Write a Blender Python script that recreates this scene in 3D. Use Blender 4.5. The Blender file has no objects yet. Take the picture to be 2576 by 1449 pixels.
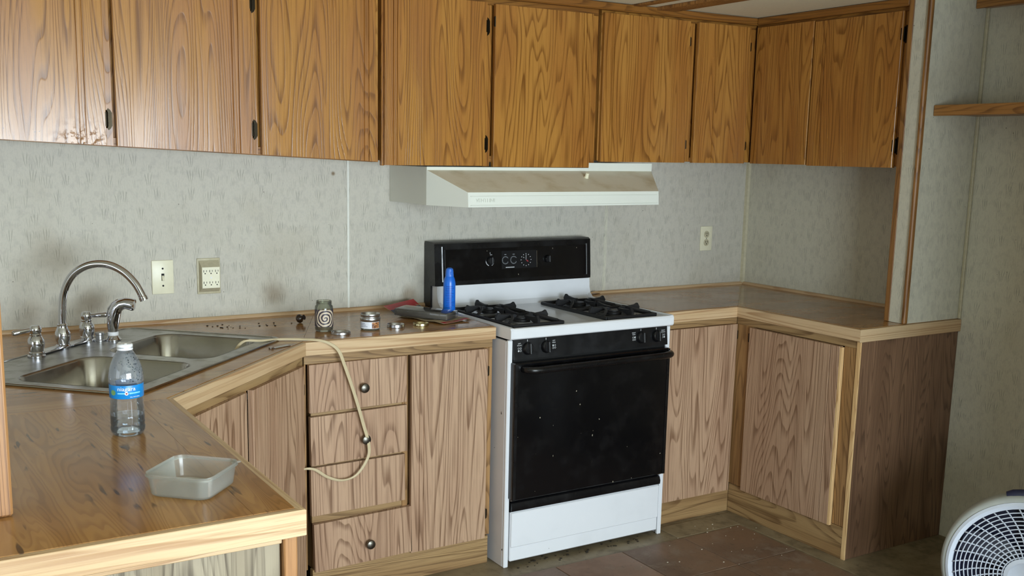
import bpy, bmesh, math, random
from mathutils import Vector, Matrix
random.seed(7)
S = bpy.context.scene
COL = S.collection
PI = math.pi

# ------------------------------------------------------------------ camera
cam_d = bpy.data.cameras.new('camera'); cam = bpy.data.objects.new('camera', cam_d); COL.objects.link(cam)
R_ = Vector((0.86168444, -0.50718185, 0.01632462)); U_ = Vector((0.07071652, 0.15187692, 0.98586641)); F_ = Vector((0.50249289, 0.84835132, -0.16673612))
m3 = Matrix((R_, U_, -F_)).transposed()
cam.matrix_world = Matrix.Translation((-3.748, -3.753, 1.5457)) @ m3.to_4x4()
cam_d.sensor_width = 36.0; cam_d.lens = 2587.6 / 2576 * 36
cam_d.shift_x = 79.66 / 2576; cam_d.shift_y = 94.61 / 2576
cam_d.clip_start = 0.02
S.camera = cam

# ------------------------------------------------------------------ world and light
w = bpy.data.worlds.new('world'); S.world = w; w.use_nodes = True
bg = w.node_tree.nodes['Background']; bg.inputs[0].default_value = (0.75, 0.86, 1.0, 1); bg.inputs[1].default_value = 1.0
def area(name, loc, rot, sx, sy, power, col):
    l = bpy.data.lights.new(name, 'AREA'); l.shape = 'RECTANGLE'; l.size = sx; l.size_y = sy; l.energy = power; l.color = col
    o = bpy.data.objects.new(name, l); o.location = loc; o.rotation_euler = rot; COL.objects.link(o); return o
area('window_daylight', (-2.75, -5.75, 1.17), (math.radians(90), 0, 0), 2.5, 1.2, 305, (0.87, 0.95, 1.0))
area('side_window_daylight', (-6.35, -2.9, 1.3), (math.radians(90), 0, math.radians(-90)), 1.7, 1.15, 14, (0.95, 0.98, 1.0))
S.view_settings.view_transform = 'Standard'; S.view_settings.look = 'None'
S.view_settings.gamma = 1.0; S.view_settings.use_curve_mapping = False
S.view_settings.exposure = 0.0

# ------------------------------------------------------------------ material helpers
def lin(c):
    return tuple((v / 255 / 12.92 if v / 255 <= 0.04045 else ((v / 255 + 0.055) / 1.055) ** 2.4) for v in c) + (1.0,)
class NT:
    def __init__(s, name):
        s.m = bpy.data.materials.new(name); s.m.use_nodes = True; s.t = s.m.node_tree
        s.p = s.t.nodes['Principled BSDF']; s.out = s.t.nodes['Material Output']
    def n(s, typ, **kw):
        nd = s.t.nodes.new('ShaderNode' + typ)
        for k, v in kw.items(): setattr(nd, k, v)
        return nd
    def set(s, inp, v):
        if isinstance(v, bpy.types.NodeSocket): s.t.links.new(v, inp)
        else: inp.default_value = v
    def math(s, op, a, b=None, clamp=False):
        nd = s.n('Math', operation=op, use_clamp=clamp); s.set(nd.inputs[0], a)
        if b is not None: s.set(nd.inputs[1], b)
        return nd.outputs[0]
    def vmul(s, v, k):
        nd = s.n('VectorMath', operation='MULTIPLY'); s.set(nd.inputs[0], v); nd.inputs[1].default_value = k; return nd.outputs[0]
    def vadd(s, v, k):
        nd = s.n('VectorMath', operation='ADD'); s.set(nd.inputs[0], v); s.set(nd.inputs[1], k); return nd.outputs[0]
    def noise(s, v, scale=1, detail=2, rough=.5, dist=0):
        nd = s.n('TexNoise'); s.set(nd.inputs['Vector'], v); nd.inputs['Scale'].default_value = scale; nd.inputs['Detail'].default_value = detail
        nd.inputs['Roughness'].default_value = rough; nd.inputs['Distortion'].default_value = dist; return nd.outputs['Fac']
    def rng(s, v, a, b, c=0., d=1., smooth=True):
        nd = s.n('MapRange', interpolation_type='SMOOTHSTEP' if smooth else 'LINEAR'); s.set(nd.inputs[0], v)
        for i, q in enumerate((a, b, c, d)): nd.inputs[i + 1].default_value = q
        return nd.outputs[0]
    def mix(s, f, a, b, mode='MIX'):
        nd = s.n('Mix', data_type='RGBA', blend_type=mode); s.set(nd.inputs[0], f); s.set(nd.inputs[6], a); s.set(nd.inputs[7], b); return nd.outputs[2]
    def obj(s, rnd=True):
        v = s.n('TexCoord').outputs['Object']
        if rnd:
            r = s.n('ObjectInfo').outputs['Random']
            c = s.n('CombineXYZ'); s.set(c.inputs[0], s.math('MULTIPLY', r, 37.)); s.set(c.inputs[1], s.math('MULTIPLY', r, 91.)); s.set(c.inputs[2], s.math('MULTIPLY', r, 53.))
            v = s.vadd(v, c.outputs[0])
        return v
    def bump(s, h, st=.2, d=.002):
        b = s.n('Bump'); b.inputs['Strength'].default_value = st; b.inputs['Distance'].default_value = d; s.set(b.inputs['Height'], h)
        s.t.links.new(b.outputs[0], s.p.inputs['Normal'])
    def fin(s, col=None, rough=.5, metal=0., spec=.5, **kw):
        if col is not None: s.set(s.p.inputs['Base Color'], col)
        s.set(s.p.inputs['Roughness'], rough); s.p.inputs['Metallic'].default_value = metal; s.set(s.p.inputs['Specular IOR Level'], spec)
        for k, v in kw.items(): s.set(s.p.inputs[k.replace('_', ' ')], v)
        return s.m
def plain(name, c, rough=.5, metal=0., spec=.5, var=0.06, vs=30., **kw):
    t = NT(name); v = t.obj()
    n = t.noise(v, vs, 3, .55)
    c0 = lin(c); d = tuple(x * (1 - 2.2 * var) for x in c0[:3]) + (1,); b = tuple(min(1, x * (1 + 2.2 * var)) for x in c0[:3]) + (1,)
    return t.fin(t.mix(n, d, b), rough, metal, spec, **kw)
def oak(name, light, mid, dark, axis=2, rough=.34, freq=40., stain=None, xs=1.0, spec=.45):
    t = NT(name); v0 = t.obj()
    k = [5.6 * xs] * 3; k[axis] = 0.5
    v = t.vmul(v0, k)
    n1 = t.noise(v, 1.0, 1.7, .42, .15)
    fr = t.math('FRACT', t.math('MULTIPLY', n1, freq))
    line = t.math('MULTIPLY', t.rng(fr, .0, .08), t.rng(fr, .5, .1))
    k2 = [520.] * 3; k2[axis] = 9.
    pore = t.noise(t.vmul(v0, k2), 1.0, 2, .6)
    k3 = [150.] * 3; k3[axis] = 2.2
    fine = t.noise(t.vmul(v0, k3), 1.0, 2, .6)
    k4 = [9.] * 3; k4[axis] = 1.6
    broad = t.noise(t.vmul(v0, k4), 1.0, 2, .5)
    c = t.mix(t.rng(broad, .35, .68), lin(light), lin(mid))
    f = t.math('MULTIPLY', line, t.rng(fine, .3, .62, .35, 1.))
    c = t.mix(t.math('MULTIPLY', f, .85), c, lin(dark))
    c = t.mix(t.math('MULTIPLY', t.rng(fine, .5, .66), .38), c, lin(dark))
    c = t.mix(t.math('MULTIPLY', t.rng(pore, .55, .7), .35), c, lin(dark))
    if stain: c = stain(t, c)
    t.bump(t.math('ADD', t.math('MULTIPLY', f, -.6), t.math('MULTIPLY', pore, -.5)), .25, .0012)
    rg = t.rng(broad, .3, .7, rough - .05, rough + .06)
    if stain:
        rg = t.math('MAXIMUM', rg, t.math('MULTIPLY', t.sm, .9)); spec = t.math('MULTIPLY', t.math('SUBTRACT', 1., t.sm), spec)
    return t.fin(c, rg, 0, spec)
def laminate(name, axis=0):
    t = NT(name); v0 = t.obj()
    k = [9.] * 3; k[axis] = 1.0
    n1 = t.noise(t.vmul(v0, k), 1.0, 2.5, .5, .5)
    c = t.mix(t.rng(n1, .3, .7), lin((180, 136, 84)), lin((152, 108, 62)))
    fr = t.math('FRACT', t.math('MULTIPLY', n1, 26.))
    c = t.mix(t.math('MULTIPLY', t.math('MULTIPLY', t.rng(fr, 0., .15), t.rng(fr, .7, .2)), .3), c, lin((100, 64, 34)))
    k = [72.] * 3; k[axis] = 10.
    b = t.noise(t.vmul(v0, k), 1.0, 1.0, .4, .1)
    k = [9.] * 3; k[axis] = 5.
    b2 = t.noise(t.vmul(v0, k), 1.0, 1.5, .5)
    c = t.mix(t.math('MULTIPLY', t.math('MULTIPLY', t.rng(b, .63, .72), t.rng(b2, .44, .56)), .85), c, lin((58, 38, 26)))
    k = [30.] * 3; k[axis] = 2.
    a = t.noise(t.vmul(v0, k), 1.0, 2, .5, .3)
    c = t.mix(t.math('MULTIPLY', t.rng(a, .5, .7), .3), c, lin((186, 140, 88)))
    dirt = t.noise(v0, 7., 4, .6)
    return t.fin(c, t.rng(dirt, .35, .7, .13, .24), 0, .5)

M = {}
M['oak_upper'] = oak('golden_oak_upright_grain', (176, 124, 58), (160, 105, 45), (112, 68, 24), rough=.25, spec=.55)
M['oak_upper_h'] = oak('golden_oak_level_grain', (150, 103, 44), (134, 86, 34), (92, 56, 20), axis=0)
M['oak_lower'] = oak('faded_oak_upright_grain', (184, 152, 124), (171, 137, 110), (112, 80, 56), rough=.5)
M['oak_lower_h'] = oak('faded_oak_level_grain', (166, 136, 94), (148, 116, 76), (102, 74, 44), axis=0, rough=.5)
M['oak_frame'] = oak('faded_oak_frame_grain', (170, 130, 84), (150, 112, 68), (106, 74, 42), rough=.5)
M['edge_x'] = oak('counter_edging_level_grain', (206, 178, 140), (194, 162, 122), (164, 126, 88), axis=0, rough=.38, freq=12, xs=2.0)
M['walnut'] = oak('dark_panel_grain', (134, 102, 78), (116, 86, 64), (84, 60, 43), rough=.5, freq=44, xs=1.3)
M['grey_oak'] = oak('weathered_grey_oak_grain', (152, 140, 118), (138, 125, 103), (84, 72, 56), rough=.6, freq=26)
M['post_wood'] = oak('post_wood_grain', (176, 130, 84), (158, 112, 70), (112, 74, 42), rough=.4)
M['batten'] = oak('brown_batten_grain', (156, 110, 58), (136, 92, 46), (94, 60, 28), rough=.45)
M['raw_wood'] = oak('raw_wood_edge', (226, 190, 138), (212, 172, 118), (180, 136, 88), rough=.6)
def mould(t, c):
    v = t.n('TexCoord').outputs['Object']
    sep = t.n('SeparateXYZ'); t.set(sep.inputs[0], v)
    mx = t.rng(t.math('ABSOLUTE', t.math('SUBTRACT', sep.outputs[0], .172)), .13, .02)
    mz = t.rng(sep.outputs[2], -.12, -.26)
    n = t.noise(v, 55., 4, .7); n2 = t.noise(v, 130., 2, .6)
    t.sm = t.math('MULTIPLY', t.math('MULTIPLY', mx, mz), t.rng(n, .45, .60, 0., .7))
    c = t.mix(t.sm, c, lin((118, 76, 40)))
    return t.mix(t.math('MULTIPLY', t.rng(sep.outputs[2], -.14, -.22), t.rng(n2, .66, .72)), c, lin((56, 42, 26)))
M['oak_mould'] = oak('mould_stained_oak', (176, 124, 58), (160, 105, 45), (112, 68, 24), stain=mould, rough=.25, spec=.55)
M['lam_x'] = laminate('wood_laminate_lengthwise', 0); M['lam_y'] = laminate('wood_laminate_crosswise', 1)

def wallpaper(name, base, stains=(), dirt=0.0):
    t = NT(name); v = t.obj(False)
    wob = t.noise(v, 9., 2, .5)
    sv = t.n('SeparateXYZ'); t.set(sv.inputs[0], v)
    hx_ = t.math('ADD', sv.outputs[0], sv.outputs[1])
    def tufts(S, seed, fan, fq):
        cc = t.n('CombineXYZ'); t.set(cc.inputs[0], t.math('ADD', hx_, seed)); t.set(cc.inputs[1], t.math('MULTIPLY', sv.outputs[2], .72))
        vo = t.n('TexVoronoi', voronoi_dimensions='2D'); t.set(vo.inputs['Vector'], cc.outputs[0]); vo.inputs['Scale'].default_value = S; vo.inputs['Randomness'].default_value = .95
        sb_ = t.n('VectorMath', operation='SUBTRACT'); t.set(sb_.inputs[0], cc.outputs[0]); t.set(sb_.inputs[1], vo.outputs['Position'])
        lo = t.n('SeparateXYZ'); t.set(lo.inputs[0], t.vmul(sb_.outputs[0], (S, S, S)))
        rc = t.n('SeparateColor'); t.set(rc.inputs[0], vo.outputs['Color'])
        ang = t.math('DIVIDE', lo.outputs[0], t.math('MAXIMUM', t.math('ADD', lo.outputs[1], .75), .05))
        ang = t.math('ADD', ang, t.math('MULTIPLY', t.math('SUBTRACT', wob, .5), .5))
        ln = t.rng(t.math('SINE', t.math('ADD', t.math('MULTIPLY', ang, fq), t.math('MULTIPLY', rc.outputs[0], 6.28))), .55, .95)
        msk = t.math('MULTIPLY', t.rng(t.math('ABSOLUTE', ang), fan, fan * .6), t.math('MULTIPLY', t.rng(lo.outputs[1], -.42, -.3), t.rng(lo.outputs[1], .42, .1)))
        return t.math('MULTIPLY', t.math('MULTIPLY', ln, msk), t.rng(rc.outputs[1], .15, .8, .1, 1.))
    a1 = tufts(21., 0., .38, 27.); a2 = tufts(31., 3.3, .28, 24.)
    a = t.math('MAXIMUM', a1, t.math('MULTIPLY', a2, .8))
    c = t.noise(t.vmul(v, (42, 42, 30)), 1., 3, .6); c2 = t.noise(t.vmul(v, (200, 200, 90)), 1., 2, .5)
    big = t.noise(v, 2.2, 3, .55)
    col = t.mix(t.math('MULTIPLY', t.rng(c, .48, .66), .28), lin(base), lin(tuple(int(x * .84) + (4 if i == 2 else 0) for i, x in enumerate(base))))
    col = t.mix(t.math('MULTIPLY', t.rng(c2, .4, .7), .16), col, lin((160, 160, 150)))
    col = t.mix(t.math('MULTIPLY', a, .68), col, lin((132, 132, 120)))
    col = t.mix(t.math('MULTIPLY', t.rng(big, .5, .72), .22), col, lin((150, 138, 108)))
    for (x, z, r, k) in stains:
        d = t.n('VectorMath', operation='DISTANCE'); t.set(d.inputs[0], t.vmul(v, (1, 0, 1))); d.inputs[1].default_value = (x, 0, z)
        e = t.math('ADD', d.outputs['Value'], t.math('MULTIPLY', t.math('SUBTRACT', wob, .5), r * .9))
        col = t.mix(t.math('MULTIPLY', t.rng(e, r, r * .1), k), col, lin((120, 98, 68)))
    sp = t.noise(v, 95., 1, .4)
    col = t.mix(t.rng(sp, .79, .82), col, lin((70, 58, 44)))
    t.bump(c2, .15, .0008)
    return t.fin(col, .62, 0, .3)
M['paper_back'] = wallpaper('reed_pattern_wallpaper', (197, 192, 179), [(-2.44, .995, .075, .5), (-3.10, .995, .075, .45), (-3.22, 1.17, .12, .2), (-1.87, .96, .06, .6), (-2.198, 1.453, .012, .9), (-3.3, .98, .06, .3), (-1.83, 1.36, .09, .3)])
M['paper_side'] = wallpaper('reed_pattern_wallpaper_side', (206, 202, 184))
t = NT('cream_ceiling_panel'); v = t.obj(False); n = t.noise(v, 160., 3, .6)
t.bump(n, .3, .002); M['ceiling'] = t.fin(t.mix(n, lin((226, 222, 196)), lin((240, 236, 212))), .8, 0, .2)

def floor_mat(name, c0, c1, c2):
    t = NT(name); v = t.obj()
    a = t.noise(v, 3.5, 4, .6); b = t.noise(v, 14., 4, .65); d = t.noise(v, 60., 3, .6)
    c = t.mix(t.rng(a, .35, .65), lin(c0), lin(c1)); c = t.mix(t.math('MULTIPLY', t.rng(b, .48, .7), .6), c, lin(c2))
    c = t.mix(t.math('MULTIPLY', t.rng(d, .6, .7), .4), c, lin((58, 48, 36)))
    t.bump(b, .2, .001)
    return t.fin(c, t.rng(a, .3, .7, .38, .62), 0, .4)
M['vinyl'] = floor_mat('grimy_vinyl_sheet', (140, 126, 100), (116, 102, 78), (92, 80, 60))
M['tile'] = floor_mat('brown_vinyl_tile', (122, 96, 76), (104, 82, 66), (136, 120, 104))
M['tile_red'] = floor_mat('reddish_vinyl_tile', (136, 102, 74), (116, 86, 64), (134, 112, 92))

def enamel(name, c, chips=0.0, rough=.22):
    t = NT(name); v = t.obj()
    n = t.noise(v, 5., 3, .6); s = t.noise(v, 42., 1.5, .5)
    col = t.mix(t.math('MULTIPLY', t.rng(n, .5, .75), .25), lin(c), lin(tuple(int(x * .9) for x in c)))
    if chips: col = t.mix(t.rng(s, .80 - chips, .82 - chips), col, lin((46, 42, 38)))
    return t.fin(col, rough, 0, .5)
M['white_enamel'] = enamel('white_stove_enamel', (226, 228, 232), .02)
M['white_side'] = enamel('white_stove_side_enamel', (214, 212, 214), .055, .35)
M['hood_white'] = enamel('cream_hood_enamel', (222, 224, 214), 0, .35)
t = NT('greasy_hood_top'); v = t.obj(); n = t.noise(v, 6., 4, .6)
M['hood_top'] = t.fin(t.mix(t.rng(n, .45, .75), lin((206, 200, 180)), lin((178, 164, 132))), .45, 0, .4)
def blackglass(name, c, rough, specks):
    t = NT(name); v = t.obj(); s = t.noise(t.vmul(v, (1, 1, .45)), 110., 1.5, .4); n = t.noise(v, 9., 4, .65)
    col = t.mix(t.math('MULTIPLY', t.rng(n, .5, .75), .3), lin(c), lin(tuple(x + 16 for x in c)))
    if specks: col = t.mix(t.rng(s, .785, .80), col, lin((168, 160, 140)))
    return t.fin(col, t.rng(n, .4, .7, rough, rough + .14), 0, .5)
M['black_glass'] = blackglass('black_oven_glass', (11, 11, 13), .14, True)
M['black_plastic'] = blackglass('black_gloss_plastic', (13, 13, 15), .26, False)
M['black_panel'] = blackglass('black_control_panel', (15, 16, 19), .3, True)
M['dark_void'] = plain('dark_recess', (10, 9, 8), .9)
M['iron'] = plain('cast_iron', (27, 27, 29), .5, 0, .4, .12, 90)
M['print_white'] = plain('white_print', (196, 198, 200), .5)
M['print_grey'] = plain('grey_print', (120, 124, 128), .5)
M['print_red'] = plain('red_print', (150, 40, 48), .5)
M['clock_face'] = plain('clock_face_panel', (26, 27, 30), .2)
M['chrome'] = plain('chrome', (205, 205, 212), .07, 1., .5, .01)
M['steel_dull'] = plain('dull_aluminium', (190, 190, 192), .3, 1., .5, .03)
M['gold_lid'] = plain('pale_gold_metal', (196, 186, 146), .28, 1., .5, .03)
t = NT('brushed_sink_steel'); v = t.obj(); n = t.noise(v, 40., 2, .5); n2 = t.noise(v, 5., 3, .5)
M['steel'] = t.fin(t.mix(t.math('MULTIPLY', t.rng(n2, .5, .7), .5), lin((172, 168, 162)), lin((146, 140, 130))), t.rng(n, .3, .7, .17, .24), 1.)
t = NT('limescaled_sink_deck'); v = t.obj(); n2 = t.noise(v, 16., 4, .6)
M['steel_deck'] = t.fin(t.mix(t.rng(n2, .45, .65), lin((170, 170, 168)), lin((138, 136, 128))), .34, .85)
M['pewter'] = plain('antique_pewter', (110, 106, 98), .36, 1., .5, .25, 240)
M['bronze'] = plain('dark_bronze_hinge', (40, 34, 24), .32, .9, .5, .2, 300)
M['knob_wood'] = plain('dark_turned_wood', (46, 32, 20), .3)
M['ivory'] = plain('ivory_plastic', (228, 223, 196), .35, 0, .5, .04)
M['ivory_old'] = plain('aged_ivory_plastic', (186, 178, 150), .45, 0, .4, .10, 60)
M['slot'] = plain('socket_slot_dark', (20, 18, 16), .8)
M['cord'] = plain('cream_cord_vinyl', (200, 184, 150), .5)
M['cap_white'] = plain('white_cap_plastic', (232, 232, 234), .35)
M['label_blue'] = plain('blue_bottle_label', (16, 128, 200), .35, 0, .5, .08, 60)
M['label_pale'] = plain('pale_blue_label_band', (120, 200, 235), .35)
M['label_green'] = plain('label_green_dot', (110, 150, 96), .4)
M['spray_blue'] = plain('blue_can_paint', (24, 108, 216), .28, .0, .5, .05)
M['spray_dark'] = plain('dark_blue_print', (18, 62, 160), .35)
M['spray_cap'] = plain('blue_cap_plastic', (44, 112, 214), .4)
M['navy'] = plain('navy_plastic', (24, 28, 58), .4)
M['fan_white'] = plain('white_fan_plastic', (208, 216, 230), .4, 0, .5, .03)
M['fan_grey'] = plain('grey_fan_housing', (172, 176, 172), .5, 0, .4, .05)
M['card_red'] = plain('red_card', (178, 30, 40), .45, 0, .5, .1, 50)
M['card_navy'] = plain('navy_card', (34, 38, 84), .45, 0, .5, .3, 120)
M['card_back'] = plain('brown_card', (168, 150, 118), .8)
M['sponge'] = plain('grey_abrasive_block', (112, 104, 92), .8, 0, .3, .1, 300)
M['wax'] = plain('brown_wax', (120, 96, 64), .5, 0, .5, .1, 20)
M['tin_paper'] = plain('white_tin_label', (222, 224, 232), .45)
M['tin_print'] = plain('grey_blue_label_print', (120, 128, 150), .5)
t = NT('orange_spice_picture'); v = t.obj(); n = t.noise(v, 70., 3, .6, 1.)
M['tin_pic'] = t.fin(t.mix(t.rng(n, .38, .62), lin((84, 44, 22)), lin((224, 160, 104))), .45)
M['plaster'] = plain('plain_white_wall_paint', (206, 202, 186), .7)
M['white_strip'] = plain('white_wall_strip', (222, 222, 212), .5)
M['crumb'] = plain('pale_crumbs', (190, 180, 160), .9)
M['dark_crumb'] = plain('dark_debris', (44, 36, 26), .9)
def clear(name, tint, gl=.35, milk=0.0, milkc=(220, 224, 226), rough=.03):
    t = NT(name); tr = t.n('BsdfTransparent'); tr.inputs[0].default_value = lin(tint)
    g = t.n('BsdfGlossy'); g.inputs['Roughness'].default_value = rough; g.inputs[0].default_value = (1, 1, 1, 1)
    lw = t.n('LayerWeight'); lw.inputs[0].default_value = gl
    m = t.n('MixShader'); t.set(m.inputs[0], t.math('MULTIPLY', lw.outputs['Fresnel'], .9)); t.set(m.inputs[1], tr.outputs[0]); t.set(m.inputs[2], g.outputs[0])
    o = m.outputs[0]
    if milk:
        d = t.n('BsdfDiffuse'); d.inputs[0].default_value = lin(milkc); tl = t.n('BsdfTranslucent'); tl.inputs[0].default_value = lin(milkc)
        a = t.n('MixShader'); a.inputs[0].default_value = .5; t.set(a.inputs[1], d.outputs[0]); t.set(a.inputs[2], tl.outputs[0])
        b = t.n('MixShader'); b.inputs[0].default_value = milk; t.set(b.inputs[1], o); t.set(b.inputs[2], a.outputs[0]); o = b.outputs[0]
    t.t.links.new(o, t.out.inputs[0]); return t.m
M['pet'] = clear('clear_bottle_plastic', (248, 250, 252), .38, .08)
M['mist'] = clear('condensation_film', (250, 250, 252), .3, .32)
M['water'] = clear('drinking_water', (236, 242, 246), .3)
M['glass'] = clear('clear_jar_glass', (232, 234, 226), .3, .05)
M['tub'] = clear('frosted_tub_plastic', (248, 249, 247), .3, .15, (240, 242, 238), .2)
M['bubble'] = clear('clear_packaging', (236, 238, 240), .35, .05)
M['pane'] = clear('window_pane', (245, 248, 250), .2)
# the swirl picture on the jar
t = NT('cream_swirl_label'); v = t.n('TexCoord').outputs['Object']
sep = t.n('SeparateXYZ'); t.set(sep.inputs[0], v)
ang = t.math('ARCTAN2', sep.outputs[0], t.math('SUBTRACT', sep.outputs[1], -.008))
zz = t.math('SUBTRACT', sep.outputs[2], .048); aa = t.math('MULTIPLY', t.math('ADD', ang, 0.0), .03)
# angle measured about the front of the jar: label mesh is built facing -Y
at2 = t.math('ARCTAN2', sep.outputs[0], t.math('MULTIPLY', sep.outputs[1], -1.))
uu = t.math('MULTIPLY', at2, .031)
rr = t.math('SQRT', t.math('ADD', t.math('MULTIPLY', uu, uu), t.math('MULTIPLY', zz, zz)))
th = t.math('ARCTAN2', zz, uu)
sw = t.math('SINE', t.math('ADD', t.math('ADD', t.math('MULTIPLY', rr, 560.), th), t.math('MULTIPLY', t.noise(v, 60., 2, .5), 3.)))
c = t.mix(t.rng(sw, -.35, .1), lin((58, 48, 58)), lin((206, 190, 166)))
c = t.mix(t.rng(rr, .034, .042), c, lin((62, 54, 66)))
M['swirl'] = t.fin(c, .4)

# ------------------------------------------------------------------ mesh helpers
def new(): return bmesh.new()
def box(bm, x0, x1, y0, y1, z0, z1, b=0., seg=1):
    vs = [bm.verts.new((x, y, z)) for x in (x0, x1) for y in (y0, y1) for z in (z0, z1)]
    fs = [bm.faces.new([vs[i] for i in q]) for q in ((0, 1, 3, 2), (4, 6, 7, 5), (0, 4, 5, 1), (2, 3, 7, 6), (0, 2, 6, 4), (1, 5, 7, 3))]
    if b > 0:
        es = list({e for f in fs for e in f.edges})
        bmesh.ops.bevel(bm, geom=es, offset=b, segments=seg, profile=.5, affect='EDGES')
    return vs
def prism(bm, pts, vec):
    """pts: closed loop of 3D points, extruded by vec"""
    a = [bm.verts.new(p) for p in pts]; vec = Vector(vec); b = [bm.verts.new(Vector(p) + vec) for p in pts]; n = len(a)
    bm.faces.new(a[::-1]); bm.faces.new(b)
    for i in range(n): bm.faces.new((a[i], a[(i + 1) % n], b[(i + 1) % n], b[i]))
def lathe(bm, prof, n=32, mat=None, closed=False):
    mat = mat or Matrix()
    rings = []
    for r, z in prof:
        if r < 1e-6: rings.append([bm.verts.new(mat @ Vector((0, 0, z)))])
        else: rings.append([bm.verts.new(mat @ Vector((r * math.cos(2 * PI * i / n), r * math.sin(2 * PI * i / n), z))) for i in range(n)])
    prs = list(zip(rings, rings[1:])) + ([(rings[-1], rings[0])] if closed else [])
    for a, b in prs:
        for i in range(n):
            j = (i + 1) % n
            if len(a) == 1 and len(b) == 1: continue
            if len(a) == 1: bm.faces.new((a[0], b[i], b[j]))
            elif len(b) == 1: bm.faces.new((a[i], a[j], b[0]))
            else: bm.faces.new((a[i], a[j], b[j], b[i]))
def smooth_path(pts, k=8):
    P = [Vector(p) for p in pts]; P = [P[0] * 2 - P[1]] + P + [P[-1] * 2 - P[-2]]; out = []
    for i in range(1, len(P) - 2):
        for j in range(k):
            u = j / k; a, b, c, d = P[i - 1:i + 3]
            out.append(.5 * ((2 * b) + (c - a) * u + (2 * a - 5 * b + 4 * c - d) * u * u + (3 * b - a - 3 * c + d) * u ** 3))
    out.append(P[-2]); return out
def tube(bm, pts, r, n=10, cap=True, flat=1.0):
    P = [Vector(p) for p in pts]; rr = r if isinstance(r, (list, tuple)) else [r] * len(P)
    t0 = (P[1] - P[0]).normalized(); up = Vector((0, 0, 1)) if abs(t0.z) < .9 else Vector((1, 0, 0))
    nx = t0.cross(up).normalized(); rings = []
    for i, p in enumerate(P):
        t = ((P[min(i + 1, len(P) - 1)]) - P[max(i - 1, 0)]).normalized()
        nx = (nx - t * nx.dot(t)).normalized(); ny = t.cross(nx)
        rings.append([bm.verts.new(p + rr[i] * (math.cos(2 * PI * k / n) * nx + flat * math.sin(2 * PI * k / n) * ny)) for k in range(n)])
    for a, b in zip(rings, rings[1:]):
        for k in range(n): bm.faces.new((a[k], a[(k + 1) % n], b[(k + 1) % n], b[k]))
    if cap: bm.faces.new(rings[0][::-1]); bm.faces.new(rings[-1])
def cyl(bm, p0, p1, r, n=20, r1=None): tube(bm, [p0, p1], [r, r if r1 is None else r1], n)
def torus(bm, R, r, n=64, m=8, mat=None, z=0.):
    lathe(bm, [(R + r * math.cos(2 * PI * k / m), z + r * math.sin(2 * PI * k / m)) for k in range(m)], n, mat, True)
def text_bm(bm, s, size, mat, extr=.0003):
    cu = bpy.data.curves.new('txt', 'FONT'); cu.body = s; cu.size = size; cu.align_x = 'CENTER'; cu.align_y = 'CENTER'; cu.extrude = extr; cu.resolution_u = 3
    o = bpy.data.objects.new('txt', cu); COL.objects.link(o)
    dg = bpy.context.evaluated_depsgraph_get(); me = bpy.data.meshes.new_from_object(o.evaluated_get(dg))
    me.transform(mat) if isinstance(mat, Matrix) else None
    if callable(mat) and not isinstance(mat, Matrix):
        for v in me.vertices: v.co = mat(v.co)
    bm.from_mesh(me); bpy.data.objects.remove(o); bpy.data.curves.remove(cu); bpy.data.meshes.remove(me)
def obj(name, bm, mat, parent=None, loc=None, rot=None, sharp=.6, kind=None):
    bmesh.ops.recalc_face_normals(bm, faces=bm.faces)
    for f in bm.faces: f.smooth = True
    for e in bm.edges:
        if len(e.link_faces) == 2 and e.calc_face_angle(0) > sharp: e.smooth = False
    me = bpy.data.meshes.new(name); bm.to_mesh(me); bm.free(); me.materials.append(M[mat] if isinstance(mat, str) else mat)
    o = bpy.data.objects.new(name, me); COL.objects.link(o)
    if parent: o.parent = parent
    if loc is not None: o.location = loc
    if rot is not None: o.rotation_euler = rot
    if kind: o['kind'] = kind
    return o
def bx(name, mat, parent, x0, x1, y0, y1, z0, z1, b=.0015, **kw):
    bm = new(); box(bm, min(x0, x1), max(x0, x1), min(y0, y1), max(y0, y1), min(z0, z1), max(z0, z1), b); return obj(name, bm, mat, parent, **kw)
def tag(o, label, cat, group=None):
    o['label'] = label; o['category'] = cat
    if group: o['group'] = group
    return o
def thing(name, label, cat, loc=(0, 0, 0), rz=0., group=None):
    o = bpy.data.objects.new(name, None); o.empty_display_size = .05; COL.objects.link(o); o.location = loc; o.rotation_euler = (0, 0, rz)
    return tag(o, label, cat, group)
def struct(name, bm, mat, **kw):
    o = obj(name, bm, mat, **kw); o['kind'] = 'structure'; return o

H = .914        # counter height
CZ = 2.145      # ceiling height
# ------------------------------------------------------------------ room shell
bm = new(); box(bm, -6.4, .12, -5.75, .12, -.08, 0.); floor = struct('floor', bm, 'vinyl')
bm = new(); box(bm, -6.4, .12, -5.75, .12, CZ, CZ + .08); ceiling = struct('ceiling', bm, 'ceiling')
bm = new(); box(bm, -6.4, .12, 0., .1, 0., CZ); wall_back = struct('wall_back', bm, 'paper_back')
bm = new(); box(bm, 0., .1, -5.75, 0., 0., CZ); wall_right = struct('wall_right', bm, 'paper_side')
def holed_wall(name, axis, c0, c1, a0, a1, hs, mat):
    """a wall lying along `axis`, with rectangular openings hs=(a0,a1,z0,z1)"""
    bm = new()
    def put(p, q, z0, z1):
        if axis == 0: box(bm, p, q, c0, c1, z0, z1)
        else: box(bm, c0, c1, p, q, z0, z1)
    cur = a0
    for (p, q, z0, z1) in hs:
        put(cur, p, 0, CZ); put(p, q, 0, z0); put(p, q, z1, CZ); cur = q
    put(cur, a1, 0, CZ)
    return struct(name, bm, mat)
holed_wall('wall_rear', 0, -5.7, -5.6, -6.4, 0., [(-4.0, -1.5, .55, 1.78)], 'plaster')
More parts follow.
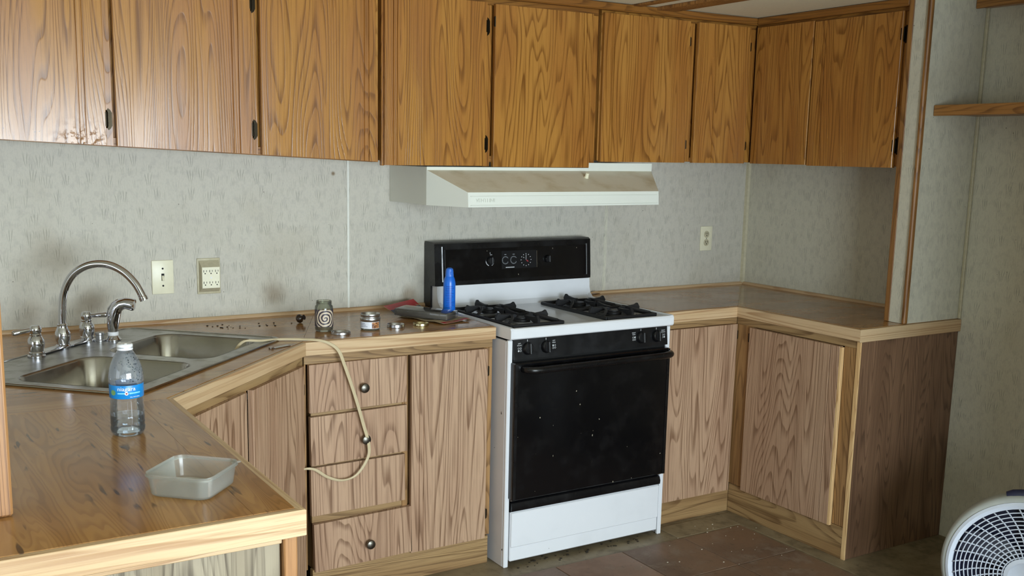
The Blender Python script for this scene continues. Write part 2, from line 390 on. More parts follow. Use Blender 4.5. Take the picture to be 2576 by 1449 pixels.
holed_wall('wall_left', 1, -6.3, -6.2, -5.6, 0., [(-3.75, -2.05, .72, 1.87)], 'plaster')
def window(name, axis, c, a0, a1, z0, z1, nrm):
    bm = new(); f = .045
    def put(p, q, u0, u1, d0, d1):
        if axis == 0: box(bm, p, q, c + d0, c + d1, u0, u1, .003)
        else: box(bm, c + d0, c + d1, p, q, u0, u1, .003)
    for (p, q, u0, u1) in ((a0, a1, z0, z0 + f), (a0, a1, z1 - f, z1), (a0, a0 + f, z0 + f, z1 - f), (a1 - f, a1, z0 + f, z1 - f), ((a0 + a1) / 2 - .02, (a0 + a1) / 2 + .02, z0 + f, z1 - f)):
        put(p, q, u0, u1, .02, .08)
    o = struct(name, bm, 'white_strip')
    bm = new()
    if axis == 0: box(bm, a0 + f, a1 - f, c + .048, c + .052, z0 + f, z1 - f)
    else: box(bm, c + .048, c + .052, a0 + f, a1 - f, z0 + f, z1 - f)
    obj('pane', bm, 'pane', o)
window('window_1', 0, -5.7, -4.0, -1.5, .55, 1.78, 1); window('window_2', 1, -6.3, -3.75, -2.05, .72, 1.87, 1)
# the partition that closes the end of the wall cupboards
bm = new(); box(bm, -.335, -.0005, -1.208, -1.137, H + .001, CZ); wp = struct('wall_partition', bm, 'paper_side')
bx('edge_board', 'batten', wp, -.338, -.002, -1.137, -1.114, H + .001, CZ - .002)
bx('corner_batten', 'batten', wp, -.347, -.325, -1.216, -1.2, H + .001, CZ - .002, .004)
bx('corner_strip', 'ivory_old', wp, -.012, -.001, -1.2205, -1.2085, H + .001, CZ - .002, .002)
# an added, unseen wall block past the fan, sized to shade the right-hand corner
bm = new(); box(bm, -1.0, -.0005, -3.6, -2.5, 0., CZ); struct('wall_shade_block', bm, 'paper_side')
# wallpaper joint strips on the back wall and in the corner
bx('seam_strip', 'white_strip', wall_back, -2.142, -2.132, -.004, .001, H, 1.52)
bx('seam_strip', 'paper_side', wall_back, -.878, -.862, -.002, .001, H, 1.32, .0008)
bm = new(); prism(bm, [(-.017, 0., H), (-.011, -.012, H), (-.0005, -.017, H), (-.0005, 0., H)], (0, 0, .62)); obj('corner_strip', bm, 'ivory_old', wall_back)
# ceiling battens
cb = ceiling
bx('batten', 'batten', cb, -.905, -.805, -2.6, -.33, CZ - .014, CZ, .003)
bx('batten', 'batten', cb, -1.03, -.985, -2.6, -.33, CZ - .008, CZ, .003)
# floor tiles
rnd = random.Random(3)
TS = .3155
for i in range(7):
    for j in range(7):
        x1 = -.668 - i * TS; y1 = -.737 - j * TS
        if y1 - TS < -3.2: continue
        hh = .003 + rnd.random() * .0006
        bx('tile', 'tile_red' if i >= 2 and rnd.random() < .8 else 'tile', floor, x1 - TS + .002, x1 - .002, y1 - TS + .002, y1 - .002, 0, hh, .0012)
for k, (x0, x1, y0, y1) in enumerate([(-.655, -.585, -1.9, -.60), (-1.0, -.655, -.728, -.60)]):
    bx('border_strip', 'vinyl', floor, x0, x1, y0, y1, 0, .0022, .001)

# ------------------------------------------------------------------ cupboard parts
def door(name, par, x0, x1, z0, z1, yf, mat, grooves=(), th=.018, rot=0., label=None):
    """slab door; front face at local y = yf; vertical V grooves at x positions"""
    xc = (x0 + x1) / 2; zc = (z0 + z1) / 2; hw = (x1 - x0) / 2; hz = (z1 - z0) / 2; c = .0015
    pts = [(-hw, th), (-hw, c), (-hw + c, 0)]
    for g in sorted(grooves): pts += [(g - xc - .0022, 0), (g - xc - .0008, .004), (g - xc + .0008, .004), (g - xc + .0022, 0)]
    pts += [(hw - c, 0), (hw, c), (hw, th)]
    bm = new(); prism(bm, [(x, y, -hz) for x, y in pts], (0, 0, 2 * hz))
    o = obj(name, bm, mat, par, (xc, yf, zc), (0, rot, 0), .3)
    if label: o['label'] = label
    return o
def hinge(dr, x, z, side, big=True, yo=0.):
    """exposed hinge leaf beside a door; x,z in the cabinet frame; side +1: leaf right of the door edge"""
    bm = new(); x -= dr.location.x; z -= dr.location.z
    if big:
        hL = .034; wL = .017 * side
        pts = [(0, -.024), (wL * .35, -hL), (wL * .75, -.028), (wL, -.02), (wL, .02), (wL * .75, .028), (wL * .35, hL), (0, .024)]
        prism(bm, [(x + p, .0165 + yo, z + q) for p, q in pts], (0, -.003, 0))
        cyl(bm, (x, .011 + yo, z - .021), (x, .011 + yo, z + .021), .0042, 10)
        for s_ in (-1, 1):
            cyl(bm, (x, .011 + yo, z + s_ * .021), (x, .011 + yo, z + s_ * .028), .0042, 10, .0015)
        box(bm, x - .005 * side - .0015, x - .005 * side + .0015, -.0012, .012, z - .022, z + .022)
        for s_ in (-1, 1): cyl(bm, (x + wL * .5, .0136 + yo, z + s_ * .012), (x + wL * .5, .0125 + yo, z + s_ * .012), .003, 8)
    else:
        cyl(bm, (x, .004, z - .019), (x, .004, z + .019), .0034, 8)
        box(bm, x, x + .005 * side, .002, .006, z - .017, z + .017) if side > 0 else box(bm, x - .005, x, .002, .006, z - .017, z + .017)
    return obj('hinge', bm, 'bronze', dr)
YF = .017   # how far the door front stands out from the face frame

# ---- wall cupboards over the stove (middle)
ZT = 2.115
c = thing('wall_cabinet', 'golden oak wall cupboard with two grooved doors directly above the range hood', 'cabinet', (0, 0, 0), 0, 'oak wall cupboards')
bx('body', 'oak_upper', c, -2.137, -1.179, -.292, -.001, 1.508, CZ - .012)
for a, b in ((-2.137, -2.125), (-1.709, -1.680), (-1.222, -1.179)): bx('stile', 'oak_upper', c, a, b, -.308, -.292, 1.490 if a < -1.3 else 1.506, 2.09)
bx('rail', 'oak_upper_h', c, -2.137, -1.179, -.308, -.292, 2.09, CZ - .012); bx('rail', 'oak_upper_h', c, -2.125, -1.222, -.3065, -.292, 1.506, 1.53)
d = door('door', c, -2.131, -1.708, 1.492, 2.096, -.325, 'oak_upper', (-2.098, -2.082)); hinge(d, -1.706, 2.01, 1); hinge(d, -1.706, 1.575, 1)
d = door('door', c, -1.672, -1.216, 1.489, 2.093, -.325, 'oak_upper', (-1.262, -1.247)); hinge(d, -1.671, 2.03, -1, False)
# ---- right of it, running into the corner
c = thing('wall_cabinet', 'golden oak wall cupboard with two slab doors between range hood and room corner', 'cabinet', (0, 0, 0), 0, 'oak wall cupboards')
bx('body', 'oak_upper', c, -1.1635, -.001, -.292, -.001, 1.517, CZ - .012)
for a, b in ((-1.1635, -1.150), (-.708, -.669), (-.358, -.3085)): bx('stile', 'oak_upper', c, a, b, -.308, -.292, 1.517, 2.098)
bx('rail', 'oak_upper_h', c, -1.1635, -.3085, -.308, -.292, 2.098, CZ - .012); bx('rail', 'oak_upper_h', c, -1.150, -.358, -.307, -.292, 1.517, 1.535)
d = door('door', c, -1.160, -.706, 1.513, 2.103, -.325, 'oak_upper', (-1.118, -1.106)); hinge(d, -.704, 2.02, 1, False); hinge(d, -.704, 1.59, 1, False)
d = door('door', c, -.660, -.356, 1.513, 2.103, -.325, 'oak_upper', (-.555,)); hinge(d, -.354, 2.02, 1, False); hinge(d, -.354, 1.59, 1, False)
# ---- return along the right wall (local x runs toward the viewer)
c = thing('wall_cabinet', 'darker shaded oak wall cupboard on the right wall beside the papered partition', 'cabinet', (0, 0, 0), -PI / 2, 'oak wall cupboards')
bx('body', 'oak_upper', c, .294, 1.112, -.292, -.001, 1.517, CZ - .012)
for a, b in ((.3095, .331), (.635, .648), (1.07, 1.112)): bx('stile', 'oak_upper', c, a, b, -.308, -.292, 1.515, 2.098)
bx('rail', 'oak_upper_h', c, .3095, 1.112, -.308, -.292, 2.098, CZ - .012); bx('rail', 'oak_upper_h', c, .331, 1.07, -.307, -.292, 1.515, 1.535)
d = door('door', c, .328, .648, 1.513, 2.103, -.325, 'oak_upper', ()); hinge(d, .327, 2.03, -1, False); hinge(d, .327, 1.59, -1, False)
d = door('door', c, .655, 1.082, 1.510, 2.098, -.325, 'oak_upper', (.70, .715)); hinge(d, 1.083, 2.013, 1); hinge(d, 1.083, 1.594, 1)
# ---- the sagging run at the left (racked: it drops toward the stove)
SAG = -.0445
c = thing('wall_cabinet', 'long oak wall cupboard sagging to the right above the sink with mould-stained doors', 'cabinet', (-2.142, 0, 1.500), 0, 'oak wall cupboards')
def racked(o, lx=0.):
    for v in o.data.vertices: v.co.z += SAG * (v.co.x + lx)
    return o
X0 = -1.60
racked(bx('body', 'oak_upper', c, X0, -.008, -.292, -.001, .004, .60))
for a, b in ((X0, X0 + .03), (-.955, -.927), (-.483, -.455), (-.028, -.008)): racked(bx('stile', 'oak_upper', c, a, b, -.308, -.292, .002, .59))
racked(bx('rail', 'oak_upper_h', c, X0 + .03, -.028, -.3075, -.292, .001, .03)); racked(bx('rail', 'oak_upper_h', c, X0 + .03, -.028, -.3075, -.292, .56, .59))
for k, (a, b, g, mt) in enumerate(((-1.44, -.951, (-1.03, -1.012), 'oak_mould'), (-.920, -.479, (-.545, -.524), 'oak_upper'), (-.447, -.025, (-.07, -.052), 'oak_upper'))):
    d = door('door', c, a, b, .004, .572, -.325, mt, g); xc = d.location.x; racked(d, xc)
    if k < 2: hinge(d, b + .004, .085 + SAG * b, 1); hinge(d, b + .004, .50 + SAG * b, 1)
    if k == 0: d['label'] = 'oak door with brown mould stains at its lower right corner'
# ---- crown trims
bm = new(); box(bm, -2.14, -.3135, -.336, -.306, 2.113, CZ - .002, .004); struct('trim_1', bm, 'oak_upper_h')
bm = new(); box(bm, -.336, -.306, -1.113, -.3365, 2.113, CZ - .002, .004); struct('trim_2', bm, oak('golden_oak_crown_grain', (150, 103, 44), (134, 86, 34), (92, 56, 20), axis=1))

# ------------------------------------------------------------------ base cupboards
def knob(dr, x, z):
    bm = new(); m = Matrix.Translation((x - dr.location.x, 0, z - dr.location.z)) @ Matrix.Rotation(PI / 2, 4, 'X')
    lathe(bm, [(0, 0), (.006, 0), (.006, .01), (.0085, .013), (.0155, .016), (.0172, .021), (.015, .026), (.009, .029), (.0, .030)], 24, m)
    return obj('knob', bm, 'pewter', dr)
FY = -.565
c = thing('base_cabinet', 'faded oak base cupboard with four drawers and a tall door left of the stove', 'cabinet', (0, 0, 0), 0, 'oak base cupboards')
bx('body', 'oak_frame', c, -2.51, -1.808, -.545, -.002, .10, H - .05)
for a, b in ((-2.541, -2.535), (-2.175, -2.154), (-1.842, -1.806)): bx('stile', 'oak_frame', c, a, b, FY, -.545, .11, .835)
bx('rail', 'oak_lower_h', c, -2.541, -1.806, FY, -.545, .835, .868)
for z in (.655, .475, .276): bx('rail', 'oak_lower_h', c, -2.518, -2.175, FY + .002, -.545, z, z + .03)
bx('kickboard', 'oak_lower_h', c, -2.52, -1.815, FY - .006, -.545, 0, .108)
for k, (a, b, z0, z1, rt, kn) in enumerate(((-2.529, -2.166, .671, .836, -.004, (-2.336, .742)), (-2.526, -2.164, .489, .658, -.014, (-2.331, .559)), (-2.526, -2.171, .309, .480, -.010, None), (-2.516, -2.143, .107, .280, -.020, (-2.315, .175)))):
    d = door('drawer', c, a, b, z0, z1, FY - .017, 'oak_lower', (), .018, rt)
    if kn: knob(d, *kn)
d = door('door', c, -2.147, -1.834, .105, .834, FY - .017, 'oak_lower', (-2.115, -2.098)); hinge(d, -1.832, .75, 1, False); hinge(d, -1.832, .20, 1, False)
# right of the stove
c = thing('base_cabinet', 'faded oak base cupboard with a single door between stove and inner corner', 'cabinet', (0, 0, 0), 0, 'oak base cupboards')
bx('body', 'oak_frame', c, -.985, -.56, -.545, -.002, .09, H - .05)
for a, b in ((-.99, -.955), (-.60, -.579)): bx('stile', 'oak_frame', c, a, b, FY, -.545, .10, .838)
bx('rail', 'oak_lower_h', c, -.99, -.579, FY, -.545, .838, .868)
bx('kickboard', 'oak_lower_h', c, -.99, -.579, FY - .006, -.545, 0, .098)
d = door('door', c, -.965, -.588, .098, .837, FY - .014, 'oak_lower', ()); hinge(d, -.586, .79, 1, False)
# the return under the right-hand counter (local x runs toward the viewer)
c = thing('base_cabinet', 'oak base cupboard with a wide door and dark end panel below the partition', 'cabinet', (0, 0, 0), -PI / 2, 'oak base cupboards')
FX = -.580
bx('body', 'oak_frame', c, .566, 1.196, -.558, -.002, .01, H - .05)
bx('stile', 'oak_frame', c, .5655, .660, FX, -.558, .128, .836); bx('stile', 'oak_frame', c, 1.138, 1.1965, FX, -.558, .128, .836)
bx('rail', 'oak_lower_h', c, .5655, 1.1965, FX, -.558, .836, .868)
bx('kickboard', 'oak_lower_h', c, .573, 1.1965, FX - .003, -.558, 0, .127)
d = door('door', c, .656, 1.128, .122, .834, FX - .016, 'oak_lower', (1.085,)); hinge(d, .654, .79, -1, False)
bx('door_edge', 'raw_wood', c, 1.1285, 1.1395, FX - .016, FX - .001, .121, .832, .001)['label'] = 'pale unfinished strip along the door edge'
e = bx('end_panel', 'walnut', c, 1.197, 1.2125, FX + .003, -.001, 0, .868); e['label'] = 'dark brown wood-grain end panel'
bx('corner_bead', 'raw_wood', c, 1.1968, 1.2145, FX - .004, FX + .003, 0, .868, .001)
# diagonal sink cupboard
Mx, My = -2.8235, -.8645; s2 = 2 ** -.5
def duv(u, v, z=0.): return Vector((Mx + (u - v) * s2, My + (u + v) * s2, z))
c = thing('base_cabinet', 'corner sink base set diagonally with two faded oak doors below the sink', 'cabinet', (Mx, My, 0), PI / 4, 'oak base cupboards')
bm = new(); prism(bm, [(-.36, .036, .05), (.40, .036, .05), (.62, .30, .05), (.15, .78, .05), (-.25, .60, .05)], (0, 0, .60)); obj('body', bm, 'oak_frame', c)
for a, b in ((-.40, -.345), (-.02, .010), (.386, .411)): bx('stile', 'oak_frame', c, a, b, .016, .036, .1, .835)
bx('rail', 'oak_lower_h', c, -.40, .411, .016, .036, .835, .868); bx('kickboard', 'oak_lower_h', c, -.40, .411, .02, .036, 0, .1)
door('door', c, -.378, -.018, .1, .838, .000, 'oak_lower', ())
d = door('door', c, .021, .387, .1, .836, .000, 'oak_lower', (.052,)); hinge(d, .389, .755, 1, False)
# peninsula
c = thing('peninsula_cabinet', 'peninsula base in weathered grey oak with a pale corner post under the counter end', 'cabinet', (0, 0, 0))
bx('body', 'oak_frame', c, -3.85, -3.14, -2.04, -1.2, .0, H - .05)
bx('end_panel', 'grey_oak', c, -3.86, -3.155, -2.055, -2.041, 0, .868)
bx('side_panel', 'oak_lower', c, -3.139, -3.128, -2.03, -1.19, 0, .868)
bx('corner_post', 'post_wood', c, -3.152, -3.126, -2.068, -2.035, 0, .868, .003)
bx('top_rail', 'edge_x', c, -3.86, -3.153, -2.062, -2.0555, .845, .868)

# ------------------------------------------------------------------ worktops
def slab(poly, z0, z1, hole=None):
    """flat slab from an outline, optionally with one hole loop"""
    bm = new()
    def lp(pts, z): return [bm.verts.new((x, y, z)) for x, y in pts]
    for z in (z0, z1):
        es = []
        for pts in ([poly] + ([hole] if hole else [])):
            vs = lp(pts, z); es += [bm.edges.new((vs[i], vs[(i + 1) % len(vs)])) for i in range(len(vs))]
        bmesh.ops.triangle_fill(bm, use_beauty=True, edges=es)
    for pts in ([poly] + ([hole] if hole else [])):
        for i in range(len(pts)):
            a, b = pts[i], pts[(i + 1) % len(pts)]
            bm.faces.new([bm.verts.new(q) for q in ((a[0], a[1], z0), (b[0], b[1], z0), (b[0], b[1], z1), (a[0], a[1], z1))])
    bmesh.ops.remove_doubles(bm, verts=bm.verts, dist=1e-5)
    return bm
ct = thing('countertop', 'wood-grain laminate counter with diagonal corner holding the sink and running out to the peninsula', 'countertop', (0, 0, 0), 0, 'laminate counters')
DY = -.583
jx0, jy0 = -2.540, DY; jx1, jy1 = -3.118, -1.161; PX = -3.118; PE = -2.092
def rrect(u0, u1, v0, v1, r, n=6):
    out = []
    for (cu, cv, a0) in ((u1 - r, v1 - r, 0), (u0 + r, v1 - r, 90), (u0 + r, v0 + r, 180), (u1 - r, v0 + r, 270)):
        for k in range(n + 1):
            a = math.radians(a0 + 90 * k / n); out.append((cu + r * math.cos(a), cv + r * math.sin(a)))
    return out
hole = [tuple(duv(u, v)[:2]) for u, v in rrect(-.405, .405, .12, .63, .05)]
# slabs: back leg, sink corner, peninsula (joined with mitred seams)
E_ = .016
obj('back_slab', slab([(-1.803, 0 - .001), (-1.803, jy0 + E_), (jx0 - .0066, jy0 + E_), (-2.28, -.001)], H - .02, H), 'lam_x', ct)
obj('sink_slab', slab([(-2.281, -.001), (jx0 - .0074, jy0 + E_), (jx1 - E_, jy1 + .0070), (-3.86, jy1 + .0070), (-3.86, -.001)], H - .02, H, hole), 'lam_x', ct)
obj('front_strip', slab([(jx1 - E_, jy1 + .0064), (PX - E_, PE + E_), (PX - E_ - .075, PE + E_), (PX - E_ - .075, jy1 + .0064)], H - .02, H - .0003), 'lam_y', ct)
obj('peninsula_slab', slab([(PX - E_ - .0755, jy1 + .0064), (PX - E_ - .0755, PE + E_), (-3.86, PE + E_), (-3.86, jy1 + .0064)], H - .02, H - .0003), 'lam_y', ct)
def edging(par, p, q, pi, qi, z0=H - .046, z1=H - .0012, mat='edge_x'):
    """a nosing strip: outer corners p,q and inner (mitred) corners pi,qi"""
    p = Vector((*p, 0)); d = Vector((*q, 0)) - p; a = math.atan2(d.y, d.x); inv = Matrix.Rotation(-a, 4, 'Z')
    pts = [inv @ (Vector((*k, 0)) - p) for k in (p.xy, q, qi, pi)]
    bm = new(); prism(bm, [(k.x, k.y, z0) for k in pts], (0, 0, z1 - z0))
    bmesh.ops.bevel(bm, geom=[e for e in bm.edges if abs((e.verts[0].co - e.verts[1].co).z) < 1e-6], offset=.0012, segments=1, affect='EDGES')
    return obj('edging', bm, mat, par, p, (0, 0, a))
I0 = (jx0 - .0066, jy0 + E_); I1 = (PX - E_, jy1 + .0066); I2 = (PX - E_, PE + E_)
edging(ct, (jx0, jy0), (-1.803, jy0), I0, (-1.803, jy0 + E_)); edging(ct, (jx1, jy1), (jx0, jy0), I1, I0); edging(ct, (PX, PE), (jx1, jy1), I2, I1); edging(ct, (-3.86, PE), (PX, PE), (-3.86, PE + E_), I2, H - .05)
def bead(par, p, q, r=.012):
    p = Vector(p); q = Vector(q); L = (q - p).length; a = math.atan2(q.y - p.y, q.x - p.x)
    bm = new(); prof = [(0, 0)] + [(-r * math.cos(t * PI / 12), r * math.sin(t * PI / 12)) for t in range(7)]
    prism(bm, [(0, y, z) for y, z in prof], (L, 0, 0)); return obj('wall_bead', bm, 'edge_x', par, p, (0, 0, a))
bead(ct, (-3.84, -.001, H), (-1.80, -.001, H))
cr = thing('countertop', 'wood-grain laminate counter turning the right-hand corner beside the stove', 'countertop', (0, 0, 0), 0, 'laminate counters')
RX = -.600; RE = -1.222; RL = -.998
obj('back_slab', slab([(RL, -.001), (RL, DY + E_), (RX + E_, DY + E_), (-.0015, -.0015)], H - .02, H), 'lam_x', cr)
obj('side_slab', slab([(RX + E_, DY + E_ - .0008), (RX + E_, RE + E_), (-.0015, RE + E_), (-.0015, -.002)], H - .02, H), 'lam_x', cr)
J0 = (RX + E_, DY + E_); J1 = (RX + E_, RE + E_)
edging(cr, (RL, DY), (RX, DY), (RL, DY + E_), J0); edging(cr, (RX, DY), (RX, RE), J0, J1); edging(cr, (RX, RE), (-.0015, RE), J1, (-.0015, RE + E_), H - .05)
bead(cr, (-.90, -.001, H), (-.013, -.001, H)); bead(cr, (-.0015, -.0, H), (-.0015, -1.11, H))
bm = new(); tube(bm, smooth_path([(-.90, -.012, H + .006), (-.94, -.02, H + .009), (-.985, -.03, H + .003)], 4), [.006, .006, .006, .006, .005, .005, .004, .003, .002], 6); obj('loose_bead', bm, 'edge_x', cr)

# ------------------------------------------------------------------ stove
SX0, SX1 = -1.792, -1.027
st = thing('stove', 'white gas range with black oven door and tall black backguard between the counters', 'stove', ((SX0 + SX1) / 2, -.35, 0))
def L(bm_or): return bm_or
ox, oy = st.location.x, st.location.y
def sb(name, mat, x0, x1, y0, y1, z0, z1, b=.002, par=None):
    return bx(name, mat, par or st, x0 - ox, x1 - ox, y0 - oy, y1 - oy, z0, z1, b)
sb('side_panel', 'white_side', SX0, SX0 + .014, -.638, -.03, .0, .868, .003); sb('side_panel', 'white_side', SX1 - .014, SX1, -.638, -.03, .0, .868, .003)
sb('front_post', 'white_enamel', SX0, SX0 + .020, -.652, -.638, .0, .872, .003); sb('front_post', 'white_enamel', SX1 - .020, SX1, -.652, -.638, .0, .872, .003)
sb('cavity', 'dark_void', SX0 + .021, SX1 - .021, -.630, -.03, .035, .865)
# cooktop tray with a rolled front lip and coved splash up to the backguard
bm = new()
prof = [(-.664, .876), (-.668, .880), (-.668, .908), (-.664, .915), (-.655, .917), (-.646, .914), (-.640, .909), (-.17, .909), (-.135, .914), (-.113, .932), (-.104, .962), (-.101, 1.003), (-.06, 1.003), (-.06, .876)]
prism(bm, [(SX0 + .002 - ox, y - oy, z) for y, z in prof], (SX1 - SX0 - .004, 0, 0)); obj('cooktop', bm, 'white_enamel', st, sharp=.5)
for x in (SX0, SX1 - .014):
    bm = new(); prism(bm, [(x - ox, y - oy, z) for y, z in [(-.663, .876), (-.669, .882), (-.669, .908), (-.664, .917), (-.655, .919), (-.17, .919), (-.13, .923), (-.112, .938), (-.103, .965), (-.1, 1.002), (-.06, 1.002), (-.06, .876)]], (.014, 0, 0)); obj('cooktop_rim', bm, 'white_enamel', st, sharp=.5)
# backguard
bm = new(); prof = [(-.004, .86), (-.004, 1.172), (-.012, 1.181), (-.075, 1.181), (-.088, 1.174), (-.099, 1.02), (-.099, 1.004), (-.06, 1.002), (-.06, .86)]
prism(bm, [(SX0 - .008 - ox, y - oy, z) for y, z in prof], (SX1 - SX0 + .014, 0, 0)); bgd = obj('backguard', bm, 'black_plastic', st)
def yfront(z): return -.088 - (.011) * (1.174 - z) / .154
def onbg(bm, x, z, dy=0.): return Vector((x - ox, yfront(z) - oy - dy, z))
bm = new(); prism(bm, [onbg(None, -1.757, 1.022, .0), onbg(None, -1.757, 1.150, .0), onbg(None, -1.752, 1.150, .006), onbg(None, -1.752, 1.022, .006)], (.70, 0, 0)); obj('front_glass', bm, 'black_glass', bgd)
bm = new(); tube(bm, [onbg(None, -1.766, 1.02, .0), onbg(None, -1.766, 1.163, .0)], .008, 10); obj('side_moulding', bm, 'black_plastic', bgd)
bm = new(); tube(bm, [onbg(None, -1.044, 1.02, .0), onbg(None, -1.044, 1.155, .0)], .006, 10); obj('side_moulding', bm, 'black_plastic', bgd)
bm = new(); prism(bm, [onbg(None, -1.486, 1.062, .0065), onbg(None, -1.486, 1.137, .0065), onbg(None, -1.314, 1.137, .0065), onbg(None, -1.314, 1.062, .0065)], (0, -.0012, 0)); cl = obj('clock_panel', bm, 'clock_face', bgd)
RB = Matrix.Rotation(PI / 2 , 4, 'X')
def ring_bm(bm, x, z, r0, r1, a0=0, a1=360, n=24, dy=.0082):
    for k in range(n):
        a = math.radians(a0 + (a1 - a0) * k / n); b = math.radians(a0 + (a1 - a0) * (k + 1) / n)
        bm.faces.new([bm.verts.new(onbg(None, x + r * math.cos(t), z + r * math.sin(t), dy)) for r, t in ((r0, a), (r1, a), (r1, b), (r0, b))])
def tick(bm, x, z, a, r0, r1, wd, dy=.0083):
    d = Vector((math.cos(a), math.sin(a))); n = Vector((-d.y, d.x)) * wd
    bm.faces.new([bm.verts.new(onbg(None, x + q.x, z + q.y, dy)) for q in (d * r0 - n, d * r1 - n, d * r1 + n, d * r0 + n)])
bm = new()
for xx in (-1.468, -1.427):
    ring_bm(bm, xx, 1.098, .0145, .0165, 30, 330)
    for a in range(60, 331, 30): tick(bm, xx, 1.098, math.radians(a), .011, .015, .0006)
    for dz in (.0225,): 
        bm.faces.new([bm.verts.new(onbg(None, xx + p, 1.098 + q, .0083)) for p, q in ((-.005, dz), (.005, dz), (.005, dz + .003), (-.005, dz + .003))])
obj('dial', bm, 'print_grey', cl)
bm = new()
for a in range(0, 360, 30): tick(bm, -1.365, 1.0965, math.radians(a), .023, .027, .0013)
tick(bm, -1.365, 1.0965, math.radians(88), 0, .021, .001); tick(bm, -1.365, 1.0965, math.radians(140), .012, .018, .0009)
bm.faces.new([bm.verts.new(onbg(None, x, z, .0083)) for x, z in ((-1.467, 1.066), (-1.424, 1.066), (-1.424, 1.0695), (-1.467, 1.0695))])
obj('clock_print', bm, 'print_white', cl, kind='stuff')
bm = new(); tick(bm, -1.365, 1.0965, math.radians(-35), .002, .014, .0022); obj('alarm_hand', bm, 'print_red', cl)
bm = new(); prism(bm, [onbg(None, -1.3105, 1.063, .006), onbg(None, -1.3105, 1.134, .006), onbg(None, -1.3085, 1.134, .006), onbg(None, -1.3085, 1.063, .006)], (0, -.002, 0)); obj('chrome_strip', bm, 'chrome', bgd)
def stove_knob(par, x, y, z, r, tilt=0., px=0, py=0, tall=.022):
    bm = new(); m = Matrix.Translation((x - px, y - py, z)) @ Matrix.Rotation(PI / 2 + tilt, 4, 'X')
    lathe(bm, [(0, 0), (r, 0), (r * 1.0, .004), (r * .86, .009), (r * .80, tall * .6), (r * .72, tall * .66), (0, tall * .66)], 28, m)
    vs = box(bm, -r * .26, r * .26, -r * .84, r * .84, tall * .5, tall, .0015)
    grip = [v for v in bm.verts if v.co.length < 1e9 and v not in set()]
    # the last box vertices were built in local space: move them onto the knob axis
    return bm, m
def make_knob(par, name, x, y, z, r, tilt=0., tall=.022):
    m = Matrix.Translation((x - ox, y - oy, z)) @ Matrix.Rotation(PI / 2 + tilt, 4, 'X')
    bm = new(); box(bm, -r * .2, r * .2, -r * .86, r * .86, tall * .4, tall, .002)
    bmesh.ops.transform(bm, matrix=m, verts=bm.verts)
    lathe(bm, [(0, 0), (r, 0), (r, .004), (r * .9, .010), (r * .84, tall * .55), (r * .74, tall * .62), (0, tall * .62)], 28, m)
    k = obj(name, bm, 'black_plastic', par)
    bm = new(); box(bm, -r * .035, r * .035, -r * .05, r * .8, tall, tall + .0006); box(bm, -r * .035, r * .035, -r * .8, -r * .05, tall, tall + .0006); bmesh.ops.transform(bm, matrix=m, verts=bm.verts); obj('pointer', bm, 'print_grey', k)
    return k
make_knob(bgd, 'oven_knob', -1.5416, yfront(1.098) - .006, 1.098, .0185, -.07); make_knob(bgd, 'timer_knob', -1.2549, yfront(1.097) - .006, 1.0965, .0165, -.07)
bm = new(); ring_bm(bm, -1.5416, 1.098, .0195, .022, 185, 250, 10, .0065); ring_bm(bm, -1.5416, 1.098, .0195, .0215, 290, 330, 8, .0065); ring_bm(bm, -1.5416, 1.098, .0205, .022, 345, 375, 6, .0065); tick(bm, -1.5416, 1.098, PI / 2, .028, .036, .0008, .0065)
text_bm(bm, 'OFF', .006, Matrix.Translation(onbg(None, -1.537, 1.1225, .0066)) @ RB); obj('oven_dial_print', bm, 'print_white', bgd)
# control panel
bm = new(); prism(bm, [(SX0 + .021 - ox, y - oy, z) for y, z in ((-.637, .874), (-.654, .874), (-.662, .80), (-.637, .80))], (SX1 - SX0 - .042, 0, 0)); cp = obj('control_panel', bm, 'black_panel', st)
def yp(z): return -.654 - .008 * (.874 - z) / .074
for i, (x, lab, side, dot) in enumerate(((-1.712, ('LEFT', 'FRONT'), -1, 2), (-1.630, ('LEFT', 'REAR'), 1, 0), (-1.182, ('RIGHT', 'REAR'), -1, 1), (-1.104, ('RIGHT', 'FRONT'), 1, 3))):
    make_knob(cp, 'burner_knob', x, yp(.838), .838, .0235, -.1, .024); bmw = new()
    box(bmw, x - .001 - ox, x + .001 - ox, yp(.867) - .0012 - oy, yp(.867) - oy, .8635, .871)
    for k, s_ in enumerate(lab): text_bm(bmw, s_, .0062, Matrix.Translation((x + side * .035 - ox, yp(.858 - k * .007) - .0006 - oy, .858 - k * .007)) @ RB)
    for k in range(4):
        px_, pz_ = x + side * .035 + (-.0045 if k % 2 == 0 else .0045), .8405 - .009 * (k // 2)
        r0, r1 = (.0, .0036) if k == dot else (.0026, .0036)
        for q in range(12):
            a, b = 2 * PI * q / 12, 2 * PI * (q + 1) / 12
            pts = [(r1, a), (r1, b)] + ([(r0, b), (r0, a)] if r0 else [(0, 0)])
            bmw.faces.new([bmw.verts.new((px_ + r * math.cos(t) - ox, yp(pz_) - .0008 - oy, pz_ + r * math.sin(t))) for r, t in pts])
    obj('burner_print', bmw, 'print_white', cp, kind='stuff')
